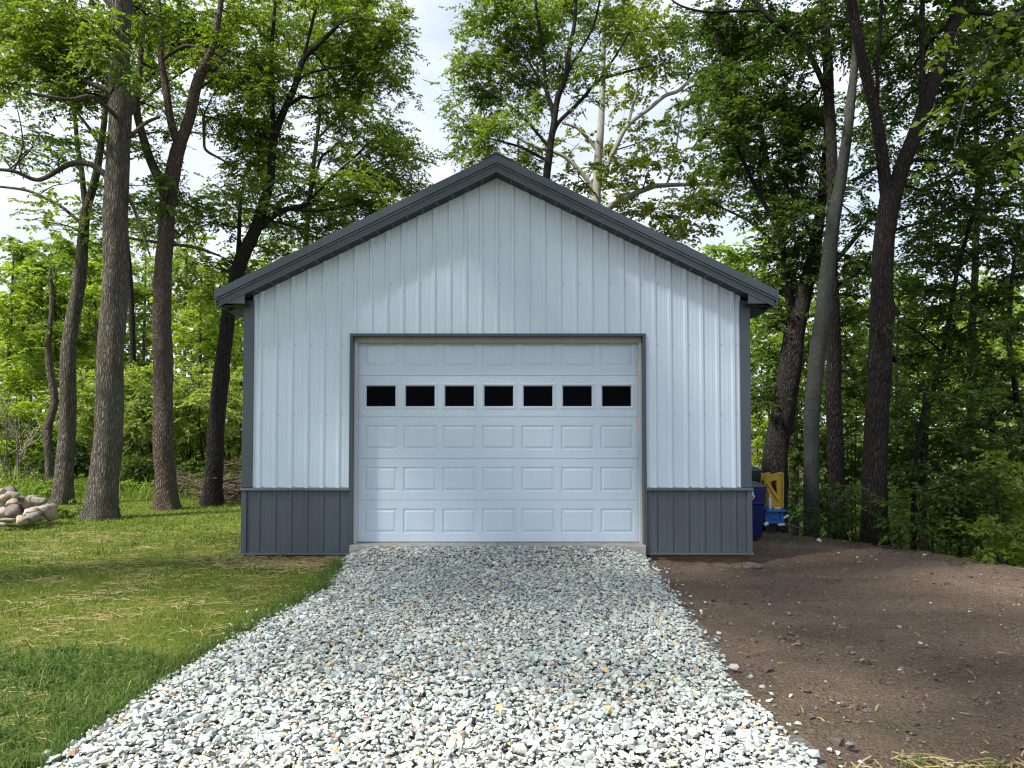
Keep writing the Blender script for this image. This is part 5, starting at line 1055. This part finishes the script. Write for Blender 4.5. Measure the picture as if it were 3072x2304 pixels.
# ------------------------------------------------------------------ far wood: reads as one mass
fg = np.random.default_rng(77)
far = []; ftr = []
for i in range(125):
    x = fg.uniform(-60, 60); y = fg.uniform(46, 64) - 11
    if abs(x + 1) < 5: continue
    hgt = (11.5 + 2.5 * wav(np.array(x), np.array(y), 0.16, 2)) * fg.uniform(0.8, 1.1)
    if x < -8: hgt *= 1.12
    for j in range(6):
        z = hgt * (0.16 + 0.155 * j); r_ = (2.9 - abs(j - 1.8) * 0.36) * fg.uniform(0.8, 1.15)
        c_ = np.array([x, y, z]) + fg.normal(0, 0.7, 3); n = int(12.5 * r_)
        O = c_ + norm(fg.normal(size=(n, 3)) * np.array([1, 1, 0.8]) + np.array([0, -0.35, 0.15])) * r_ * fg.uniform(0.75, 1.08, (n, 1))
        D = norm((O - c_) * np.array([1, 1, 0.3]) + fg.normal(0, 0.8, (n, 3)))
        far.append(leaves(fg, O, D, fg.uniform(0.5, 1.1, n), 9, 0.40, 0.26, 0.3))
    ftr.append(tube([(x, y, -2.5), (x + fg.normal(0, .2), y, hgt * 0.5), (x + fg.normal(0, .3), y, hgt * 0.85)], [0.12, 0.08, 0.03], 6))
for i in range(170):
    x = fg.uniform(-58, 58); y = fg.uniform(26, 34) + 4 * (abs(x) < 12); r_ = fg.uniform(1.1, 2.1); c_ = np.array([x, y, r_ * 0.55 - (1.2 if x > 6 else 0)]); n = int(12 * r_)
    if -1 < x < 4: continue
    O = c_ + norm(fg.normal(size=(n, 3)) + np.array([0, -0.4, 0.3])) * r_ * fg.uniform(0.7, 1.05, (n, 1)) * np.array([1.2, 1, 0.9]); D = norm((O - c_) * np.array([1, 1, 0.3]) + fg.normal(0, 0.8, (n, 3)))
    far.append(leaves(fg, O, D, fg.uniform(0.4, 0.8, n), 9, 0.30, 0.19, 0.3))
V, Q = join(far); tl = tag(obj('treeline', np_mesh('treeline', V, Q), 'leaf_far'), 'far sunlit wood behind the lawn and garage', 'woods', kind='stuff')
V, Q = join(ftr); obj('trunks', np_mesh('trunks', V, Q, True), 'bark_dark', tl)['kind'] = 'stuff'

th = []; tg = np.random.default_rng(78)
for i in range(150):
    x = tg.uniform(5.5, 34); y = tg.uniform(5.5, 30)
    if y < 0.28 * (x - 5) + 4.5: continue
    r_ = tg.uniform(0.7, 1.5); zb = float(gz(x, y))
    for j in range(tg.integers(1, 4)):
        c_ = np.array([x, y, zb + r_ * (0.5 + 0.95 * j)]) + tg.normal(0, 0.25, 3); n = int(34 * r_)
        O = c_ + in_ball(tg, n, 4) * r_; D = norm((O - c_) * np.array([1, 1, 0.3]) + tg.normal(0, 0.5, (n, 3)))
        th.append(leaves(tg, O, D, tg.uniform(0.3, 0.6, n), 9, 0.15, 0.09, 0.3))
V, Q = join(th); tag(obj('thicket', np_mesh('thicket', V, Q), 'leaf_shaded'), 'dark leafy thicket deep in the wood right of the garage', 'thicket', kind='stuff')

# ------------------------------------------------------------------ grass, straw, weeds
def m_grass(name, stops, trans=0.35):
    k = NM(name); g = k.add('ShaderNodeNewGeometry'); v = k.geo_pos()
    f = k.math('ADD', k.math('MULTIPLY', g.outputs['Random Per Island'], 0.45), k.math('MULTIPLY', k.noise(v, 0.9, 4, 0.6), 0.62))
    col = k.ramp(f, stops); k.base(col, 0.6, 0.25)
    tr = k.add('ShaderNodeBsdfTranslucent'); k.link(col, tr.inputs['Color']); ms = k.add('ShaderNodeMixShader'); ms.inputs[0].default_value = trans
    k.link(k.b.outputs[0], ms.inputs[1]); k.link(tr.outputs[0], ms.inputs[2]); k.link(ms.outputs[0], k.o.inputs['Surface']); return k.m
M['grass'] = m_grass('grass_blade', [(0.22, (0.088, 0.158, 0.016)), (0.48, (0.135, 0.216, 0.021)), (0.66, (0.199, 0.257, 0.035)), (0.85, (0.316, 0.293, 0.082))])
M['grass_coarse'] = m_grass('grass_coarse', [(0.22, (0.059, 0.123, 0.026)), (0.5, (0.100, 0.176, 0.035)), (0.72, (0.152, 0.222, 0.052)), (0.9, (0.316, 0.269, 0.117))])
M['weeds'] = m_grass('weed_blade', [(0.22, (0.12, 0.22, 0.022)), (0.5, (0.19, 0.31, 0.034)), (0.8, (0.28, 0.38, 0.06))], 0.5)
M['straw'] = m_grass('straw_blade', [(0.2, (0.20, 0.16, 0.07)), (0.5, (0.32, 0.26, 0.12)), (0.8, (0.46, 0.39, 0.20))], 0.2)
hg = np.random.default_rng(5)
def blades(X, Y, H, Wd, lean, seg2=True):
    n = len(X); Z = gz(X, Y) - 0.01; a = hg.uniform(0, 6.283, n); b = hg.uniform(0, 6.283, n)
    wv = np.stack([np.cos(a), np.sin(a), np.zeros(n)], 1) * (Wd / 2)[:, None]; ln = np.stack([np.cos(b), np.sin(b), np.zeros(n)], 1) * (H * lean)[:, None]
    P = np.stack([X, Y, Z], 1); up = np.array([0, 0, 1.0])
    m = P + ln * 0.3 + up * (H * 0.55)[:, None]; tp_ = P + ln + up * (H * (1 - 0.35 * np.clip(lean, 0, 1.5)))[:, None]
    V = np.stack([P - wv, P + wv, m + wv * 0.75, m - wv * 0.75, tp_ + wv * 0.08, tp_ - wv * 0.08], 1).reshape(-1, 3)
    i = np.arange(n)[:, None] * 6; Q = np.concatenate([i + np.array([[0, 1, 2, 3]]), i + np.array([[3, 2, 4, 5]])]); return V, Q
def lawn_ok(X, Y): return (zone(X, Y) == 0) & ~((X > -3.72) & (Y > -0.02)) & (X < drive_l(Y) + 0.12)
def sow(n, x0, x1, y0, y1): return hg.uniform(x0, x1, n), hg.uniform(y0, y1, n)
GV = []
for (n, x0, x1, y0, y1, h0, w0) in [(46000, -8, -1.8, -4.9, -1.6, 0.045, 0.006), (42000, -10, -1.8, -1.6, 1.6, 0.048, 0.009), (28000, -14, -3.7, 1.6, 5.0, 0.055, 0.014), (22000, -17, -3.7, 5.0, 9.4, 0.07, 0.017)]:
    X, Y = sow(n, x0, x1, y0, y1)
    thin = 0.5 + 0.5 * wav(X, Y, 1.35, 6) + 0.35 * wav(X, Y, 3.9, 8)
    bare = np.clip(1 - np.hypot((X + 4.2) / 1.0, (Y - 0.3) / 0.55), 0, 1) + np.clip(1 - np.hypot((X + 2.7) / 1.1, (Y + 0.45) / 0.5), 0, 1)
    kp = lawn_ok(X, Y) & (hg.uniform(0, 1, n) < np.clip(thin + 0.22, 0.10, 1)) & (hg.uniform(0, 1, n) > bare * 1.6); X, Y = X[kp], Y[kp]
    H = h0 * hg.lognormal(0, 0.35, len(X)); GV.append(blades(X, Y, H, w0 * hg.uniform(0.7, 1.4, len(X)), hg.uniform(0.2, 1.2, len(X))))
V, Q = join(GV); tag(obj('grass', np_mesh('grass', V, Q), 'grass'), 'short sunlit lawn grass left of the garage', 'grass', kind='stuff')
# coarse darker grass by the drive edge, in tufts
nt_ = 1900; X, Y = sow(nt_, -6.2, -1.9, -7.8, -4.2)
kp = lawn_ok(X, Y) & (Y < -4.55 + 0.25 * wav(X, Y, 2.4, 3) - 0.1 * (X + 3)) ; X, Y = X[kp], Y[kp]
k1 = 19; X = np.repeat(X, k1) + hg.normal(0, 0.024, len(X) * k1); Y = np.repeat(Y, k1) + hg.normal(0, 0.024, len(Y) * k1)
V1 = blades(X, Y, 0.088 * hg.lognormal(0, 0.38, len(X)), 0.0085 * hg.uniform(0.7, 1.4, len(X)), hg.uniform(0.3, 1.7, len(X)))
e_ = hg.uniform(-6.8, -0.5, 420); ex = drive_l(e_) - np.abs(hg.normal(0.0, 0.10, 420)) + 0.04
X = np.repeat(ex, 12) + hg.normal(0, 0.025, 420 * 12); Y = np.repeat(e_, 12) + hg.normal(0, 0.025, 420 * 12)
V2 = blades(X, Y, 0.09 * hg.lognormal(0, 0.4, len(X)), np.full(len(X), 0.007), hg.uniform(0.1, 1.0, len(X)))
cx_ = hg.uniform(-8, -2.2, 90); cy_ = hg.uniform(-4.4, 2.5, 90); kp = lawn_ok(cx_, cy_); cx_, cy_ = cx_[kp], cy_[kp]
X = np.repeat(cx_, 14) + hg.normal(0, 0.04, len(cx_) * 14); Y = np.repeat(cy_, 14) + hg.normal(0, 0.04, len(cy_) * 14)
V3 = blades(X, Y, 0.11 * hg.lognormal(0, 0.35, len(X)), np.full(len(X), 0.009), hg.uniform(0.1, 0.8, len(X)))
qx = np.repeat(hg.normal(3.05, 0.45, 14), 9); qy = np.repeat(-6.72 + hg.normal(0, 0.10, 14), 9); V5 = blades(qx + hg.normal(0, .02, 126), qy + hg.normal(0, .02, 126), 0.10 * hg.lognormal(0, .3, 126), np.full(126, .007), hg.uniform(.2, 1.1, 126))
V, Q = join([V1, V2, V3, V5]); tag(obj('coarse_grass', np_mesh('coarse_grass', V, Q), 'grass_coarse'), 'coarse dark grass tufts along the gravel edge', 'grass', kind='stuff')
def straw_at(X, Y, ln_, wd=0.004):
    n = len(X); a = hg.uniform(0, 6.283, n); a = np.where(hg.uniform(0, 1, n) < 0.25, hg.normal(0.15, 0.5, n), a); L = ln_ * hg.uniform(0.5, 1.4, n); Z = gz(X, Y) + hg.uniform(0.006, 0.035, n)
    d_ = np.stack([np.cos(a), np.sin(a), hg.normal(0, 0.10, n)], 1) * (L / 2)[:, None]; s_ = np.stack([-np.sin(a), np.cos(a), np.zeros(n) + 0.4], 1) * wd
    P = np.stack([X, Y, Z], 1); bow = np.stack([np.zeros(n), np.zeros(n), hg.uniform(0, 0.012, n)], 1)
    V = np.stack([P - d_ - s_, P - d_ + s_, P + bow + s_, P + bow - s_, P + d_ + s_, P + d_ - s_], 1).reshape(-1, 3)
    i = np.arange(n)[:, None] * 6; return V, np.concatenate([i + np.array([[0, 1, 2, 3]]), i + np.array([[3, 2, 4, 5]])])
SV = []
nw = 230; wx, wy = sow(nw, -8.5, -1.9, -6.8, 2.5); kp = lawn_ok(wx, wy); wx, wy = wx[kp], wy[kp]; m_ = 22
X = np.repeat(wx, m_) + hg.normal(0, 0.16, len(wx) * m_); Y = np.repeat(wy, m_) + hg.normal(0, 0.075, len(wy) * m_); kp = lawn_ok(X, Y); SV.append(straw_at(X[kp], Y[kp], 0.13, 0.0028))
X, Y = sow(2600, -9, -1.9, -7.2, 3.5); kp = lawn_ok(X, Y); SV.append(straw_at(X[kp], Y[kp], 0.10, 0.0026))
X = hg.normal(-2.75, 0.55, 1500); Y = hg.normal(-0.5, 0.28, 1500); kp = lawn_ok(X, Y) & (Y < -0.05); SV.append(straw_at(X[kp], Y[kp], 0.16))
X = hg.normal(3.6, 0.75, 1700); Y = -7.0 + np.abs(hg.normal(0, 0.22, 1700)); kp = X > drive_r(Y) + 0.1; SV.append(straw_at(X[kp], Y[kp], 0.17))
X, Y = sow(260, 2.0, 9, -7.5, 3); kp = (X > drive_r(Y)) & (crest_s(X, Y) < 0.2) & ~((X < 3.75) & (Y > -0.1)); SV.append(straw_at(X[kp], Y[kp], 0.09))
V, Q = join(SV); tag(obj('straw', np_mesh('straw', V, Q), 'straw'), 'loose yellow straw scattered over lawn and dirt edge', 'straw', kind='stuff')
# tall bright weeds where the lawn ends
n = 16000; X, Y = sow(n, -22, -3.9, 8.2, 15.5); kp = hg.uniform(0, 1, n) < 0.55 + 0.5 * wav(X, Y, 0.8, 5); X, Y = X[kp], Y[kp]
V, Q = blades(X, Y, 0.34 * hg.lognormal(0, 0.35, len(X)), 0.024 * hg.uniform(0.7, 1.4, len(X)), hg.uniform(0.1, 0.9, len(X)))
n = 1500; X, Y = sow(n, -22, -3.9, 8.6, 15.0); Z = gz(X, Y) + hg.uniform(0.1, 0.45, n); O = np.stack([X, Y, Z], 1); D = norm(hg.normal(size=(n, 3)) * np.array([1, 1, 0.4]))
V4, Q4 = leaves(hg, O, D, hg.uniform(0.15, 0.35, n), 8, 0.09, 0.055)
V, Q = join([(V, Q), (V4, Q4)])
tag(obj('weeds', np_mesh('weeds', V, Q), 'weeds'), 'tall bright weeds along the back edge of the lawn', 'weeds', kind='stuff')
# ground cover on the bank under the right-hand wood
n = 6500; X = hg.uniform(4.5, 20, n); Y = hg.uniform(-7, 18, n); s_ = crest_s(X, Y); kp = (s_ > 0.15) & (hg.uniform(0, 1, n) < np.clip(s_ / 0.8, 0.15, 1)); X, Y = X[kp], Y[kp]; n = len(X)
O = np.stack([X, Y, gz(X, Y) + hg.uniform(0.05, 0.40, n)], 1); D = norm(hg.normal(size=(n, 3)) * np.array([1, 1, 0.35]) + np.array([0, 0, 0.2]))
V, Q = leaves(hg, O, D, hg.uniform(0.2, 0.4, n), 9, 0.10, 0.06); tag(obj('undergrowth', np_mesh('undergrowth', V, Q), 'leaf_shaded'), 'leafy green undergrowth covering the bank', 'undergrowth', kind='stuff')
# small weed plants
def weed_plant(u, v, z, d, label, seed, r=0.22, h=0.2, n=30, leaf='leaf_near', ll=0.09, lw=0.055):
    t = Tree('weed_plant', label, d, 'twig', leaf, 'small weed plants', 'weed', seed); p = onz(u, v, z); t.root(p)
    for _ in range(5): q = t.base + np.array([t.rg.normal(0, r * 0.5), t.rg.normal(0, r * 0.4), h]); t.limb_w([t.base, (t.base + q) / 2, q], [0.006, 0.005, 0.003], 'stem', 5, 3)
    t.clump_w(t.base + np.array([0, 0, h * 0.6]), (r, r * 0.8, h * 0.6), n, ll, lw, 7, 0.16, branch=False); t.done()
weed_plant(155, 1117, -0.05, 15, 'leafy weeds between the pink boulder and the thickest trunk', 201, 0.34, 0.16, 60)
weed_plant(128, 1075, -0.05, 17, 'weed clump behind the pink boulder at the dark trunk', 202, 0.45, 0.35, 70)
weed_plant(1100, 700, -0.05, 9, 'small weed hidden', 203) if False else None

# ------------------------------------------------------------------ brush piles and bare shrub
def sticks(name, label, c, d, w_, h_, n, seed, mat='brush', cat='brush pile', depth=0.9):
    rg = np.random.default_rng(seed); p = onz(c[0], c[1], -0.05); p = np.array([p[0], p[1], float(gz(p[0], p[1]))]); e = empty(name, p, label, cat); parts = []
    for _ in range(n):
        x = rg.normal(0, w_ * 0.42); y = rg.normal(0, depth * 0.4); z = abs(rg.normal(0, 0.5)) * h_ * max(0.15, 1 - abs(x) / w_) + 0.03
        a = rg.normal(0, 0.5) + (math.pi if rg.uniform() < 0.5 else 0); L = rg.uniform(0.4, 1.5); D = np.array([math.cos(a), math.sin(a) * 0.6, rg.normal(0.05, 0.25)]) * L / 2
        q = np.array([x, y, z]); r_ = rg.uniform(0.006, 0.022); A, B = q - D, q + D; A[2] = max(A[2], 0.0); B[2] = max(B[2], 0.0)
        parts.append(tube([A, q + rg.normal(0, 0.04, 3), B], [r_, r_ * 0.8, r_ * 0.4], 5))
    V, Q = join(parts); tag(obj('sticks', np_mesh('sticks', V, Q, True), mat, e), kind='stuff'); return e
sticks('brush_pile', 'pile of dry brush between the leaning trunk and the garage wall', (505, 1080), 18.6, 0.75, 0.75, 230, 1)
sticks('brush_pile', 'low pile of dry brush left of the leaning trunk', (405, 1070), 19.5, 0.8, 0.5, 170, 2)
sticks('brush_pile', 'small brush pile behind the thin crooked trunk', (85, 1052), 21, 1.0, 0.6, 90, 3)
def bare(name, label, u, v, d, h, seed, mat='deadwood', cat='bush'):
    t = Tree(name, label, d, mat, 'leaf_near', None, cat, seed); p = at(u, v, d); t.root(p); t.base[2] = float(gz(p[0], p[1])); rg = t.rg; parts = []
    def grow(a, dr, L, r_, lev):
        b = a + dr * L; m = (a + b) / 2 + rg.normal(0, 0.06, 3) * L; parts.append(tube([a, m, b], [r_, r_ * 0.85, r_ * 0.65], 5))
        if lev:
            for _ in range(3): grow(a + (b - a) * rg.uniform(0.4, 1.0), norm(dr + rg.normal(0, 0.42, 3) + np.array([0, 0, 0.12])), L * rg.uniform(0.55, 0.85), r_ * 0.6, lev - 1)
    for _ in range(5): grow(t.base.copy(), norm(np.array([rg.normal(0, 0.25), rg.normal(0, 0.25), 1.0])), h * 0.42, 0.03, 3)
    V, Q = join(parts); obj('branches', np_mesh('branches', V - t.base, Q, True), mat, t.e); return t.e
bare('bare_shrub', 'pale leafless shrub with bleached branches at the left photo edge', 28, 1050, 22.0, 3.0, 301)
